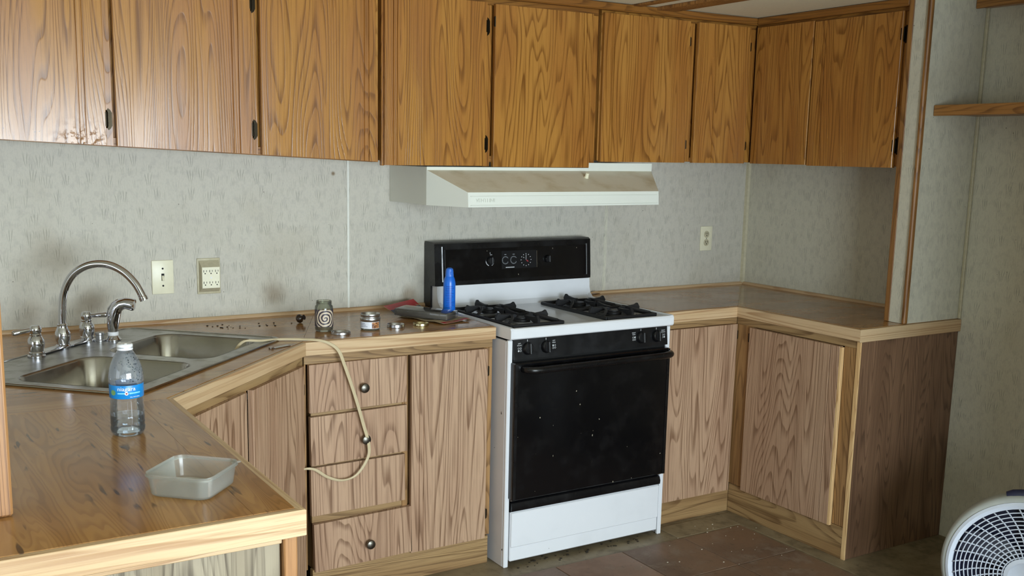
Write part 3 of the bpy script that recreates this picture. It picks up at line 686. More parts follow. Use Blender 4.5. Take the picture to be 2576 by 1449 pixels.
# oven door
dr = sb('oven_door', 'black_glass', SX0 + .013, SX1 - .024, -.682, -.645, .270, .790, .004)
sb('door_frame', 'black_plastic', SX0 + .013, SX0 + .025, -.685, -.682, .272, .788, .001, dr); sb('door_frame', 'black_plastic', SX1 - .036, SX1 - .024, -.685, -.682, .272, .788, .001, dr)
bm = new()
hp = [(SX0 + .050, -.683, .768), (SX0 + .058, -.708, .768), (SX0 + .085, -.722, .768), (SX0 + .16, -.725, .769), (-1.41, -.726, .770), (SX1 - .14, -.725, .771), (SX1 - .075, -.722, .771), (SX1 - .042, -.708, .771), (SX1 - .034, -.683, .771)]
P = smooth_path([(x - ox, y - oy, z) for x, y, z in hp], 6); tube(bm, P, .0135, 12); obj('handle', bm, 'black_plastic', dr)
sb('upper_gap', 'dark_void', SX0 + .024, SX1 - .022, -.648, -.64, .782, .802)
# bottom drawer
bm = new(); prism(bm, [(SX0 + .024 - ox, y - oy, z) for y, z in ((-.64, .216), (-.650, .216), (-.662, .222), (-.664, .236), (-.658, .252), (-.64, .258))], (SX1 - SX0 - .05, 0, 0)); obj('drawer_grip', bm, 'black_plastic', st)
dw = sb('warming_drawer', 'white_enamel', SX0 + .024, SX1 - .026, -.655, -.636, .022, .218, .004)
sb('raised_panel', 'white_enamel', SX0 + .026, SX1 - .028, -.660, -.653, .078, .215, .003, dw)
sb('chrome_lip', 'steel_dull', SX0 + .024, SX1 - .026, -.652, -.64, .2585, .266, .001)
for x in (SX0 + .05, SX1 - .07):
    bm = new(); cyl(bm, (x - ox, -.58 - oy, 0), (x - ox, -.58 - oy, .035), .018, 14); obj('foot', bm, 'dark_void', st)
# burners
for k, (x, y) in enumerate(((-1.643, -.505), (-1.643, -.265), (-1.205, -.505), (-1.205, -.265))):
    bm = new(); m = Matrix.Translation((x - ox, y - oy, .909))
    lathe(bm, [(0, .001), (.062, .001), (.066, .004), (.05, .006), (.045, .003), (.0, .003)], 28, m)
    bo = obj('burner', bm, 'steel_dull' if k in (0, 1) else 'iron', st)
    bm = new(); lathe(bm, [(0, .004), (.034, .004), (.034, .012), (.028, .016), (.028, .019), (0, .02)], 24, m); obj('burner_cap', bm, 'iron', bo)
# grates: each lifts off the hob
def grate(label, x0, x1, y0, y1):
    cx, cy = (x0 + x1) / 2, (y0 + y1) / 2
    bm = new(); hw, hd = (x1 - x0) / 2, (y1 - y0) / 2; zb = .006; t = .0065
    for (a, b, c_, d_) in ((-hw, hw, -hd - t, -hd + t), (-hw, hw, hd - t, hd + t), (-hw - t, -hw + t, -hd, hd), (hw - t, hw + t, -hd, hd)): box(bm, a, b, c_, d_, 0, .014, .003)
    box(bm, -hw, hw, -t * .8, t * .8, .002, .013, .002)
    for s_ in (-1, 1):
        cyy = s_ * hd * .5
        for k in range(4):
            a = PI / 4 * 2 * k
            d = Vector((math.cos(a), math.sin(a), 0)); n = Vector((-d.y, d.x, 0)); R1 = hw if k % 2 == 0 else hd * .5
            # a finger: rises from the frame, runs in over the burner, with an upturned horn at the rim
            prof = [(R1, .0), (R1 + .004, .024), (R1 - .006, .040), (R1 - .018, .034), (R1 * .5, .030), (.030, .031), (.024, .026), (.034, .020), (R1 * .6, .018), (R1 - .016, .006)]
            pts = [Vector((0, cyy, 0)) + d * r + Vector((0, 0, z)) - n * .0055 for r, z in prof]
            prism(bm, pts, n * .011)
        # curved web bars either side of the burner
        for q in (-1, 1):
            arc = [(q * (hw - .004 - (hw * .52) * math.sin(PI * u / 8)), cyy + (-1 + u / 4) * hd * .36, .012 + .016 * math.sin(PI * u / 8)) for u in range(9)]
            tube(bm, arc, .006, 6)
    g = obj('burner_grate', bm, 'iron', None, (cx, cy, .9095)); return tag(g, label, 'grate', 'cast-iron burner grates')
grate('black cast-iron double burner grate on the left half of the hob, nearer the blue can', -1.757, -1.530, -.622, -.165)
grate('black cast-iron double burner grate on the right half of the hob', -1.322, -1.080, -.622, -.165)

# ------------------------------------------------------------------ range hood
hd = thing('range_hood', 'off-white sloping range hood fixed below the wall cupboards above the stove', 'range hood', (-1.42, 0, 0))
hx = -1.42
def hv(x, y, z): return (x - hx, y, z)
HL, HR, FL, FR = -1.957, -.884, -1.878, -.985; YB, YFH = -.318, -.492
def quadbm(*qs, th=None):
    bm = new()
    for q in qs: bm.faces.new([bm.verts.new(hv(*p)) for p in q])
    bmesh.ops.remove_doubles(bm, verts=bm.verts, dist=1e-5); return bm
bm = new(); box(bm, HL - hx, HL + .004 - hx, YB, -.001, 1.345, 1.4875, .001); box(bm, HR - .004 - hx, HR - hx, YB, -.001, 1.345, 1.503, .001)
box(bm, HL + .004 - hx, HR - .004 - hx, -.30, -.002, 1.36, 1.366); obj('side_panels', bm, 'hood_white', hd)
bm = new(); box(bm, HL - hx, HR - hx, YB - .002, YB + .002, 1.474, 1.4875, .0008)
box(bm, -1.215 - hx, HR - hx, YB - .004, YB - .001, 1.476, 1.508, .0008); obj('top_strip', bm, 'hood_white', hd)
def shell(name, q, mat, th=.003):
    v = [Vector(hv(*p)) for p in q]; n = (v[1] - v[0]).cross(v[2] - v[0]).normalized() * th
    bm = new(); prism(bm, v, n); return obj(name, bm, mat, hd)
zt, zl, zb_ = 1.476, 1.399, 1.345
tp = shell('sloping_top', [(HL, YB, zt), (HR, YB, zt), (FR, YFH, zl), (FL, YFH, zl)], 'hood_top')
lp = shell('front_lip', [(FL, YFH, zl), (FR, YFH, zl), (FR, YFH - .004, zb_), (FL, YFH - .004, zb_)], 'hood_white')
shell('cheek', [(HL, YB, zt), (FL, YFH, zl), (FL, YFH - .004, zb_), (HL, YB, zb_)], 'hood_white'); shell('cheek', [(HR, YB, zt), (HR, YB, zb_), (FR, YFH - .004, zb_), (FR, YFH, zl)], 'hood_white')
bm = new(); tube(bm, [hv(FL + .01, YFH - .003, 1.385), hv(FR - .01, YFH - .003, 1.385)], .0014, 6); tube(bm, [hv(FL + .01, YFH - .006, 1.352), hv(FR - .01, YFH - .006, 1.352)], .0014, 6); obj('lip_bead', bm, 'hood_white', lp)
bm = new(); text_bm(bm, 'VENTLINE', .019, Matrix.Translation(hv(FL + .075, YFH - .0045, 1.369)) @ Matrix.Rotation(PI / 2, 4, 'X'), .0006); obj('embossed_name', bm, 'hood_white', lp)
bm = new(); lathe(bm, [(0, 0), (.0095, 0), (.0095, .003), (.008, .004), (.0075, .019), (.006, .021), (0, .021)], 16, Matrix.Translation(hv(-1.266, -.377, 1.449)) @ Matrix.Rotation(.42, 4, 'X')); kb = obj('switch_knob', bm, 'ivory', hd)
box_b = new(); box(box_b, HL + .03 - hx, HR - .03 - hx, YB + .01, -.02, 1.352, 1.358); obj('grease_tray', box_b, 'steel_dull', hd)

# ------------------------------------------------------------------ sink, faucet, sprayer
sk = thing('sink', 'stainless double-bowl sink set diagonally into the corner counter', 'sink', (Mx, My, 0), PI / 4)
bowls = (((.032, .378), (.150, .515)), ((-.385, -.032), (.150, .515)))
# rim deck with two openings
def deck():
    bm = new()
    outer = rrect(-.435, .435, .095, .690, .045)
    for z in (H + .0035, H + .0005):
        es = []
        for pts in [outer] + [rrect(a, b, c_, d_, .06) for (a, b), (c_, d_) in bowls]:
            vs = [bm.verts.new((x, y, z)) for x, y in pts]; es += [bm.edges.new((vs[i], vs[(i + 1) % len(vs)])) for i in range(len(vs))]
        bmesh.ops.triangle_fill(bm, use_beauty=True, edges=es)
    return bm
obj('rim', deck(), 'steel_deck', sk)
bm = new()
P = [(x, y, H + .003) for x, y in rrect(-.433, .433, .097, .688, .045)]; tube(bm, P + [P[0]], .0038, 8, False); obj('rim_roll', bm, 'steel', sk)
for (a, b), (c_, d_) in bowls:
    bm = new(); rings = []
    for ins, z, r in ((-.002, H + .004, .062), (.004, H - .004, .058), (.008, H - .12, .056), (.016, H - .165, .058), (.05, H - .178, .05), (.10, H - .180, .03)):
        rings.append([bm.verts.new((x, y, z)) for x, y in rrect(a + ins, b - ins, c_ + ins, d_ - ins, r)])
    for p, q in zip(rings, rings[1:]):
        for i in range(len(p)): bm.faces.new((p[i], p[(i + 1) % len(p)], q[(i + 1) % len(q)], q[i]))
    bm.faces.new(rings[-1]); bw = obj('bowl', bm, 'steel', sk, sharp=1.2)
    bm = new(); lathe(bm, [(0, 0), (.02, .0), (.03, .001), (.04, .004), (.044, .002)], 24, Matrix.Translation(((a + b) / 2, (c_ + d_) / 2, H - .180))); obj('drain', bm, 'chrome', bw)
Z0 = H + .004
FB = (-3.257, -.352)   # spout base
fc = thing('faucet', 'chrome high-arc kitchen faucet with two lever handles behind the sink', 'faucet', (FB[0], FB[1], Z0))
bm = new(); tube(bm, [(-.12 * s2 - .0, -.12 * s2, .004), (.12 * s2, .12 * s2, .004)], .026, 12, True, .16); obj('escutcheon', bm, 'chrome', fc)
bm = new(); lathe(bm, [(0, 0), (.024, 0), (.024, .006), (.019, .010), (.0185, .016), (.0225, .024), (.024, .036), (.0225, .048), (.017, .060), (.0145, .068), (.0155, .072), (.013, .076), (0, .076)], 28); obj('spout_base', bm, 'chrome', fc)
cd = Vector((.236, -.152, 0)); cd = cd / cd.length
sp = [(0, .07), (.004, .13), (.010, .17), (.024, .205), (.048, .236), (.085, .258), (.125, .266), (.165, .261), (.205, .240), (.237, .207), (.255, .175), (.262, .160)]
P = smooth_path([cd * a + Vector((0, 0, z)) for a, z in sp], 6); tube(bm := new(), P, .0118, 16); obj('spout', bm, 'chrome', fc)
bm = new(); e0, e1 = P[-4], P[-1]; tube(bm, [e0, e0 + (e1 - e0) * .15, e1, e1 + (e1 - e0).normalized() * .006], [.0122, .0132, .0135, .0132], 16); obj('spout_tip', bm, 'chrome', fc)
def handle(dx, dy, ldir, lift):
    o = Vector((dx, dy, 0)); m = Matrix.Translation(o)
    bm = new(); lathe(bm, [(0, 0), (.026, 0), (.026, .005), (.021, .008), (.0215, .014), (.0195, .017), (.0235, .03), (.0245, .043), (.022, .055), (.016, .064), (.0165, .068), (.0145, .071), (.0175, .079), (.0175, .087), (.013, .095), (0, .098)], 28, m); b_ = obj('handle_body', bm, 'chrome', fc)
    l = Vector(ldir).normalized(); a = o + Vector((0, 0, .083))
    bm = new(); tube(bm, [a + l * .012, a + l * .022 + Vector((0, 0, lift * .2)), a + l * .04 + Vector((0, 0, lift * .5)), a + l * .062 + Vector((0, 0, lift)), a + l * .066 + Vector((0, 0, lift))], [.0055, .0065, .0075, .0085, .006], 12); obj('lever', bm, 'chrome', b_)
handle(-.094, -.126, (-.85, -.16, 0), -.006); handle(.086, .080, (.86, -.5, 0), .004)
spy = thing('sink_sprayer', 'chrome pull-out hand sprayer standing beside the faucet with a white collar', 'sprayer', (-3.094, -.292, Z0))
bm = new(); lathe(bm, [(0, 0), (.026, 0), (.026, .003), (.02, .010), (.0165, .016), (0, .016)], 24); obj('base', bm, 'chrome', spy)
bm = new(); lathe(bm, [(0, .016), (.0165, .016), (.0175, .018), (.0175, .026), (.016, .028), (0, .028)], 24); obj('collar', bm, 'cap_white', spy)
cr3 = Vector((.86, -.5, 0)); pts = [(0, .026, .0145), (.000, .045, .0185), (.003, .07, .021), (.008, .092, .0205), (.016, .108, .0195), (.030, .119, .019), (.046, .122, .019), (.062, .119, .020), (.072, .116, .0195), (.073, .116, .015)]
bm = new(); tube(bm, [cr3 * a + Vector((0, 0, z)) for a, z, r in pts], [r for a, z, r in pts], 16); obj('spray_head', bm, 'chrome', spy)
bm = new(); tube(bm, [cr3 * a + Vector((0, 0, z)) for a, z in ((-.016, .085), (-.011, .104), (.004, .122), (.022, .134))], [.003, .005, .005, .003], 8); obj('trigger', bm, 'chrome', spy)
bm = new(); lathe(bm, [(0, 0), (.016, 0), (.016, .004), (.0125, .006), (.0125, .02), (.0145, .022), (.0145, .028), (0, .029)], 20); tag(obj('air_gap_cap', bm, 'steel_dull', None, (-3.136, -.292, Z0)), 'small dull metal cap on the sink deck between faucet and sprayer', 'cap')

# ------------------------------------------------------------------ wall plates
def plate(label, name, x, z, wd, ht, mat, th=.006):
    t_ = thing(name, label, 'switch' if 'switch' in name else 'outlet', (x, 0, z)); bm = new(); box(bm, -wd / 2, wd / 2, -th, -.0003, -ht / 2, ht / 2, .0025, 2); obj('cover_plate', bm, mat, t_); return t_
s_ = plate('ivory wall plate with a single toggle switch left of the six-way outlet', 'light_switch', -2.8597, 1.0815, .077, .122, 'ivory')
bx('toggle_slot', 'slot', s_, -.0052, .0052, -.0064, -.0058, -.013, .013, .0002)
bm = new(); prism(bm, [(-.0038, -.006, -.011), (-.0038, -.006, .006), (-.0038, -.009, .004), (-.0038, -.0155, -.009), (-.0038, -.0145, -.0115)], (.0076, 0, 0)); obj('toggle', bm, 'ivory', s_)
for z in (-.031, .031):
    bm = new(); cyl(bm, (0, -.0058, z), (0, -.0072, z), .0034, 12); obj('screw', bm, 'slot', s_)
def outlet_face(bm, x, z, y, k=1.):
    box(bm, x - .0072 * k, x - .0048 * k, y - .0006, y, z - .001 * k, z + .009 * k); box(bm, x + .005 * k, x + .007 * k, y - .0006, y, z + .0005 * k, z + .0085 * k)
    cyl(bm, (x, y, z - .0065 * k), (x, y - .0006, z - .0065 * k), .0028 * k, 10)
s_ = plate('aged ivory six-way outlet adapter on the back wall above the sink', 'wall_outlet', -2.693, 1.078, .086, .132, 'ivory_old', .005)
bm = new(); a = [(-.037, -.005, -.058), (.037, -.005, -.058), (.037, -.005, .058), (-.037, -.005, .058)]; b = [(-.033, -.032, -.042), (.033, -.032, -.042), (.033, -.032, .036), (-.033, -.032, .036)]
va = [bm.verts.new(p) for p in a]; vb = [bm.verts.new(p) for p in b]; bm.faces.new(va); bm.faces.new(vb)
for i in range(4): bm.faces.new((va[i], va[(i + 1) % 4], vb[(i + 1) % 4], vb[i]))
obj('adapter_body', bm, 'ivory_old', s_); bx('adapter_face', 'ivory', s_, -.0325, .0325, -.0335, -.0318, -.0415, .0355, .0008)
for xx in (-.0215, 0, .0215):
    for z in (.018, -.024):
        bm = new(); outlet_face(bm, xx, z, -.0335, .82); obj('socket', bm, 'slot', s_)
bm = new(); cyl(bm, (0, -.0334, -.003), (0, -.0345, -.003), .003, 12); obj('screw', bm, 'cap_white', s_)
s_ = plate('ivory duplex outlet on the back wall right of the stove', 'wall_outlet', -.2605, 1.148, .074, .118, 'ivory')
for z in (.02, -.02):
    bm = new(); lathe(bm, [(0, 0), (.0165, 0), (.0165, .0012), (.015, .002), (0, .002)], 20, Matrix.Translation((0, -.0058, z)) @ Matrix.Rotation(PI / 2, 4, 'X')); r_ = obj('receptacle', bm, 'ivory_old', s_)
    bm = new(); outlet_face(bm, 0, z, -.0078, .95); obj('socket', bm, 'slot', r_)
bm = new(); cyl(bm, (0, -.0058, 0), (0, -.0068, 0), .003, 10); obj('screw', bm, 'steel_dull', s_)

# ------------------------------------------------------------------ things on the counters
# water bottle
wb = thing('water_bottle', 'clear plastic water bottle with blue label and white cap on the peninsula', 'bottle', (-3.289, -1.4464, H)); wb.scale = (1.13, 1.13, 1.0)
prof = [(0, .004), (.016, .003), (.024, .0), (.029, .002), (.0325, .009), (.0335, .018), (.0318, .023), (.0334, .029), (.0322, .034), (.0332, .040), (.0322, .045), (.0330, .052), (.0316, .058), (.0324, .064), (.0310, .070), (.0319, .076), (.0309, .081), (.0315, .086), (.0318, .116), (.0330, .120), (.0332, .130), (.0320, .142), (.029, .156), (.0235, .172), (.0170, .184), (.0135, .190), (.0135, .194), (.0155, .195), (.0155, .197), (.0125, .198), (.0125, .206)]
bm = new(); lathe(bm, prof, 40); obj('bottle_body', bm, 'pet', wb, sharp=2)
bm = new(); lathe(bm, [(0, .0055)] + [(r - .0012, z) for r, z in prof if .008 < z < .047] + [(0, .047)], 40); obj('water', bm, 'water', wb, sharp=1)
bm = new(); lathe(bm, [(r - .0007, z) for r, z in prof if .119 < z < .19], 40); obj('condensation', bm, 'mist', wb, sharp=2)
bm = new()
rd = random.Random(5)
for k in range(150):
    z = .124 + rd.random() * .06; r = next(r0 + (r1 - r0) * (z - z0) / (z1 - z0) for (r0, z0), (r1, z1) in zip(prof[18:], prof[19:]) if z0 <= z <= z1); a = -PI / 2 + .45 + rd.gauss(0, .55); q = .0006 + rd.random() * .0011
    bmesh.ops.create_icosphere(bm, subdivisions=1, radius=q, matrix=Matrix.Translation((math.cos(a) * (r - .0004), math.sin(a) * (r - .0004), z)))
obj('droplets', bm, 'water', wb, kind='stuff')
bm = new(); lathe(bm, [(.0322, .0865), (.0324, .0868), (.0324, .1155), (.0322, .116)], 48); lb = obj('label', bm, 'label_blue', wb)
RL_ = .0327; A0 = -PI / 2 - .17   # label faces the camera
def wrap(dx, z, r=RL_): 
    def f(co): 
        a = A0 + (co.x + dx) / r; rr_ = r + co.z; return Vector((rr_ * math.cos(a), rr_ * math.sin(a), z + co.y))
    return f
bm = new(); text_bm(bm, 'niagara', .0125, wrap(-.001, .1085), .0002); text_bm(bm, 'ALL NATURAL', .0032, wrap(.0155, .0905), .0001); obj('label_print', bm, 'cap_white', lb, sharp=3)
def patch(bm, x0, x1, z0, z1, r, n=10):
    f = wrap(0, 0, r); vs = [[bm.verts.new(f(Vector((x0 + (x1 - x0) * i / n, z, 0)))) for z in (z0, z1)] for i in range(n + 1)]
    for p, q in zip(vs, vs[1:]): bm.faces.new((p[0], q[0], q[1], p[1]))
bm = new(); patch(bm, -.0185, -.004, .0975, .1005, .0326); patch(bm, .004, .027, .0975, .1005, .0326); obj('label_band', bm, 'label_pale', lb, sharp=3)
def disc(bm, x, z, r, R):
    f = wrap(x, z, R); vs = [bm.verts.new(f(Vector((r * math.cos(k * PI / 8), r * math.sin(k * PI / 8), 0)))) for k in range(16)]; bm.faces.new(vs)
bm = new(); disc(bm, -.001, .0985, .0036, .0328); obj('drop_ring', bm, 'cap_white', lb)
bm = new(); disc(bm, -.001, .0988, .0018, .0330); obj('red_drop', bm, 'print_red', lb)
bm = new(); disc(bm, -.0285, .1, .006, .0329); obj('green_seal', bm, 'label_green', lb)
bm = new(); n = 60; rings = []
for z, r in ((.1905, .0135), (.1905, .0149), (.2015, .0149), (.2035, .0138)):
    rings.append([bm.verts.new(((r + (.0004 if k % 2 and z < .2 or (k % 2 and z < .2025) else 0)) * math.cos(2 * PI * k / n), (r + (.0004 if k % 2 and z < .2025 else 0)) * math.sin(2 * PI * k / n), z)) for k in range(n)])
for p, q in zip(rings, rings[1:]):
    for k in range(n): bm.faces.new((p[k], p[(k + 1) % n], q[(k + 1) % n], q[k]))
bm.faces.new(rings[-1]); obj('cap', bm, 'cap_white', wb, sharp=1)
# plastic tub
tb = thing('food_container', 'open frosted plastic food container without lid near the peninsula end', 'container', (-3.2655, -1.893, H), PI / 4 + .03); tb.scale = (1.1, 1.1, 1.08)
bm = new(); rings = []
for h_, z, r in ((.0, .002, .001), (.046, .0012, .016), (.052, .001, .018), (.0545, .004, .018), (.0585, .034, .02), (.0600, .035, .02), (.0605, .041, .02), (.0585, .041, .019), (.057, .036, .018), (.0535, .005, .018), (.0, .0032, .001)):
    rings.append([bm.verts.new((x, y, z)) for x, y in rrect(-max(h_, .002), max(h_, .002), -max(h_, .002), max(h_, .002), min(r, max(h_, .002) * .9), 5)])
for p, q in zip(rings, rings[1:]):
    for i in range(len(p)): bm.faces.new((p[i], p[(i + 1) % len(p)], q[(i + 1) % len(q)], q[i]))
bm.faces.new(rings[0]); bm.faces.new(rings[-1]); obj('tub', bm, 'tub', tb, sharp=.9)
bm = new(); P = [(x, y, .036) for x, y in rrect(-.0605, .0605, -.0605, .0605, .02, 5)]; tube(bm, P + [P[0]], .0016, 6, False); obj('rim_ridge', bm, 'tub', tb)
bm = new(); prism(bm, [(.052, -.050, .0365), (.0605, -.0565, .0365), (.0605, -.0605, .0365), (.0565, -.0610, .0365), (.049, -.054, .0365)], (0, 0, .0022)); obj('corner_tab', bm, 'tub', tb)
# jar with swirl picture
jr = thing('glass_jar', 'tall open candle jar with a cream swirl picture, standing by the wooden knob', 'jar', (-2.401, -.3986, H), .5)
prof = [(0, .002), (.026, .0), (.0305, .003), (.032, .01), (.032, .082), (.031, .089), (.027, .094), (.0262, .097), (.0282, .098), (.0282, .1005), (.0265, .1015), (.0278, .1045), (.0278, .107), (.026, .108), (.0245, .107), (.0245, .094), (.029, .086), (.0298, .012), (.028, .006), (0, .006)]
bm = new(); lathe(bm, prof, 40); obj('jar_glass', bm, 'glass', jr, sharp=1)
bm = new(); lathe(bm, [(0, .0065), (.0285, .0065), (.0294, .014), (.0294, .03), (0, .031)], 32); obj('wax', bm, 'wax', jr)
bm = new(); n = 40
vs = [[bm.verts.new((.0323 * math.sin(-1.9 + 3.8 * i / n), -.0323 * math.cos(-1.9 + 3.8 * i / n), z)) for z in (.018, .078)] for i in range(n + 1)]
for p, q in zip(vs, vs[1:]): bm.faces.new((p[0], q[0], q[1], p[1]))
lbj = obj('swirl_label', bm, 'swirl', jr, sharp=3); lbj.rotation_euler = (0, 0, -.75)
# candle tin
tn = thing('candle_tin', 'short open candle with silver rim and spice-picture label right of the swirl jar', 'candle', (-2.2415, -.438, H), -.55)
bm = new(); lathe(bm, [(0, .002), (.031, .0), (.0345, .003), (.0352, .009), (.0352, .032), (.0345, .034), (.033, .034), (.033, .006), (0, .005)], 40); obj('base', bm, 'glass', tn)
bm = new(); lathe(bm, [(0, .006), (.0325, .006), (.0325, .03), (0, .029)], 32); obj('wax', bm, 'wax', tn)
bm = new(); lathe(bm, [(.0352, .032), (.0362, .033), (.0362, .043), (.0352, .045), (.034, .0455), (.0335, .05), (.0342, .051), (.0345, .056), (.0338, .058), (.0328, .057), (.0325, .034)], 40); obj('rim', bm, 'steel_dull', tn, sharp=.8)
def band(bm, R, a0, a1, z0, z1, n=16):
    vs = [[bm.verts.new((R * math.sin(a0 + (a1 - a0) * i / n), -R * math.cos(a0 + (a1 - a0) * i / n), z)) for z in (z0, z1)] for i in range(n + 1)]
    for p, q in zip(vs, vs[1:]): bm.faces.new((p[0], q[0], q[1], p[1]))
bm = new(); band(bm, .0355, -1.15, 1.25, .007, .031); lt = obj('label', bm, 'tin_paper', tn, sharp=3)
bm = new(); band(bm, .0357, .3, 1.2, .008, .030); obj('spice_picture', bm, 'tin_pic', lt, sharp=3)
bm = new()
for k, wd in enumerate((.42, .5, .62)): band(bm, .0357, -.95, -.95 + wd * 1.3, .0245 - k * .0055, .0262 - k * .0055, 8)
obj('label_print', bm, 'tin_print', lt, sharp=3)
# loose lids
def lid(label, x, y, R, h_, mat, up=True):
    bm = new()
    if up: p = [(0, .0015), (R - .006, .0015), (R - .004, .0025), (R - .0025, h_ - .001), (R - .0012, h_), (R, h_ - .001), (R + .0004, .001), (R - .001, 0), (0, 0)]
    else: p = [(0, h_ - .001), (R - .006, h_ - .0015), (R - .003, h_), (R, h_ - .0015), (R, .0), (R - .0015, 0), (R - .0015, h_ - .003), (0, h_ - .0025)]
    lathe(bm, p, 40); o = obj('jar_lid', bm, mat, None, (x, y, H), (0, 0, 0), .8); return tag(o, label, 'lid', 'loose metal lids')
lid('silver metal lid lying nearest the counter edge in front of the swirl jar', -2.372, -.480, .034, .009, 'steel_dull')
lid('silver metal lid lying between the candle and the gold lid', -2.137, -.4307, .0315, .0115, 'steel_dull')
lid('pale gold metal lid lying beside the torn package', -2.038, -.4383, .029, .0095, 'gold_lid')
# loose turned knob
bm = new(); m = Matrix.Translation((0, 0, .0165)) @ Matrix.Rotation(math.radians(72), 4, 'Y')
lathe(bm, [(0, -.012), (.009, -.0115), (.0145, -.007), (.0165, -.001), (.015, .004), (.009, .008), (.0065, .013), (.0085, .018), (.0095, .020), (0, .020)], 24, m)
kn = obj('loose_knob', bm, 'knob_wood', None, (-2.418, -.205, H), (0, 0, -1.0)); tag(kn, 'dark turned drawer knob lying on its side near the back wall', 'knob')
# torn package with an abrasive block
pk = thing('blister_pack', 'torn red and navy card package holding a grey abrasive block beside the stove', 'package', (-1.935, -.27, H))
qx, qy = -1.935, -.27
def card_pt(u, v):
    # u along the length (wall side -> front), v across
    A, B, C_, D_ = Vector((-2.055, -.150)), Vector((-1.875, -.055)), Vector((-1.822, -.425)), Vector((-1.962, -.470))
    p = (A * (1 - v) + B * v) * (1 - u) + (D_ * (1 - v) + C_ * v) * u
    z = .003 + .028 * max(0, .22 - u) / .22 * (1 if v < 2 else 0) + .004 * math.sin(u * 9 + v * 2) ** 2 + .010 * max(0, v - .75)
    return Vector((p.x - qx, p.y - qy, z))
def card(bm, u0, u1, v0, v1, dz=0., th=.0008, nu=14, nv=6):
    g = [[[bm.verts.new(card_pt(u0 + (u1 - u0) * i / nu, v0 + (v1 - v0) * j / nv) + Vector((0, 0, dz + k * th))) for k in (0, 1)] for j in range(nv + 1)] for i in range(nu + 1)]
    for i in range(nu):
        for j in range(nv):
            for k in (0, 1): bm.faces.new([g[i][j][k], g[i + 1][j][k], g[i + 1][j + 1][k], g[i][j + 1][k]])
    for i in range(nu):
        for j in (0, nv): bm.faces.new([g[i][j][0], g[i + 1][j][0], g[i + 1][j][1], g[i][j][1]])
    for j in range(nv):
        for i in (0, nu): bm.faces.new([g[i][j][0], g[i][j + 1][0], g[i][j + 1][1], g[i][j][1]])
bm = new(); card(bm, 0, 1, 0, 1); cb_ = obj('card', bm, 'card_back', pk)
bm = new(); card(bm, 0.0, .12, 0.01, .99, .0009, .0003, 4, 6); obj('red_band', bm, 'card_red', cb_); bm = new(); card(bm, .93, 1, .05, .95, .0009, .0003, 3, 6); obj('red_band', bm, 'card_red', cb_)
bm = new(); card(bm, .12, .30, .01, .98, .0009, .0003, 6, 6); obj('navy_band', bm, 'card_navy', cb_)
bm = new(); box(bm, -.044, .044, -.105, .105, 0, .024, .0025); obj('abrasive_block', bm, 'sponge', pk, (-.018, -.045, .0105), (.03, 0.0, math.radians(38)))
bm = new(); box(bm, -.051, .051, -.112, .112, 0, .0275, .005, 2); obj('clear_bubble', bm, 'bubble', pk, (-.018, -.045, .0095), (.03, 0.0, math.radians(38)))
# blue spray can
sc = thing('spray_can', 'slim bright blue sunscreen spray can standing between the package and the stove', 'spray can', (-1.822, -.205, H))
sc.location = (-1.8235, -.262, H)
bm = new(); lathe(bm, [(0, .001), (.021, 0), (.0235, .002), (.024, .006), (.024, .118), (.0235, .128), (.0205, .142), (.0165, .151), (0, .151)], 36); cn = obj('can_body', bm, 'spray_blue', sc)
bm = new(); lathe(bm, [(0, .150), (.0165, .150), (.0163, .158), (.0150, .172), (.0135, .180), (.008, .184), (0, .185)], 32); box(bm, -.005, .005, -.0168, -.012, .158, .170, .001); obj('cap', bm, 'spray_cap', sc)
bm = new(); rd = random.Random(9)
for k in range(13):
    z = .112 - k * .0068; a0 = -.6 + rd.random() * .15; band(bm, .0242, a0 - .5, a0 + .35 + rd.random() * .7, z, z + .0022, 8)
obj('print_lines', bm, 'spray_dark', cn, sharp=3)
bm = new(); band(bm, .0243, -.9, -.2, .010, .023, 8); obj('barcode_patch', bm, 'cap_white', cn, sharp=3)
bm = new()
for k in range(9): band(bm, .0245, -.85 + k * .07, -.82 + k * .07, .011, .020, 1)
obj('barcode', bm, 'navy', cn, sharp=3)
# flat cord
cz = -.592
path = [(-2.790, -.58, .84), (-2.768, -.545, .895), (-2.735, -.535, .925), (-2.68, -.535, .9225), (-2.612, -.521, .9195), (-2.55, -.545, .919), (-2.498, -.584, .918), (-2.462, -.600, .905), (-2.435, -.606, .880), (-2.415, -.607, .830), (-2.385, -.606, .745), (-2.362, -.607, .67), (-2.345, -.607, .61), (-2.327, -.607, .545), (-2.330, -.606, .495), (-2.372, -.606, .44), (-2.425, -.605, .428), (-2.478, -.604, .447), (-2.520, -.603, .478), (-2.548, -.600, .486), (-2.562, -.592, .482)]
P = smooth_path(path, 7); bm = new(); tube(bm, P, .0042, 8, True, .75)
P2 = [p + Vector((.0045, -.001, .001)) for p in P]; tube(bm, P2, .0036, 8, True, .8)
tag(obj('power_cord', bm, 'cord'), 'cream two-strand cord looping from the sink down over the drawers', 'cord')
bm = new(); box(bm, -.034, .034, -.009, .009, 0, .0025, .0008); box(bm, -.05, -.036, -.006, .006, 0, .006, .001); box(bm, -.037, -.03, -.003, .003, .0004, .002)
tag(obj('metal_strip', bm, 'steel_dull', None, (-2.64, -.625, H + .0002), (0, 0, .42)), 'small flat metal bracket on the counter between sink rim and front edge', 'bracket')
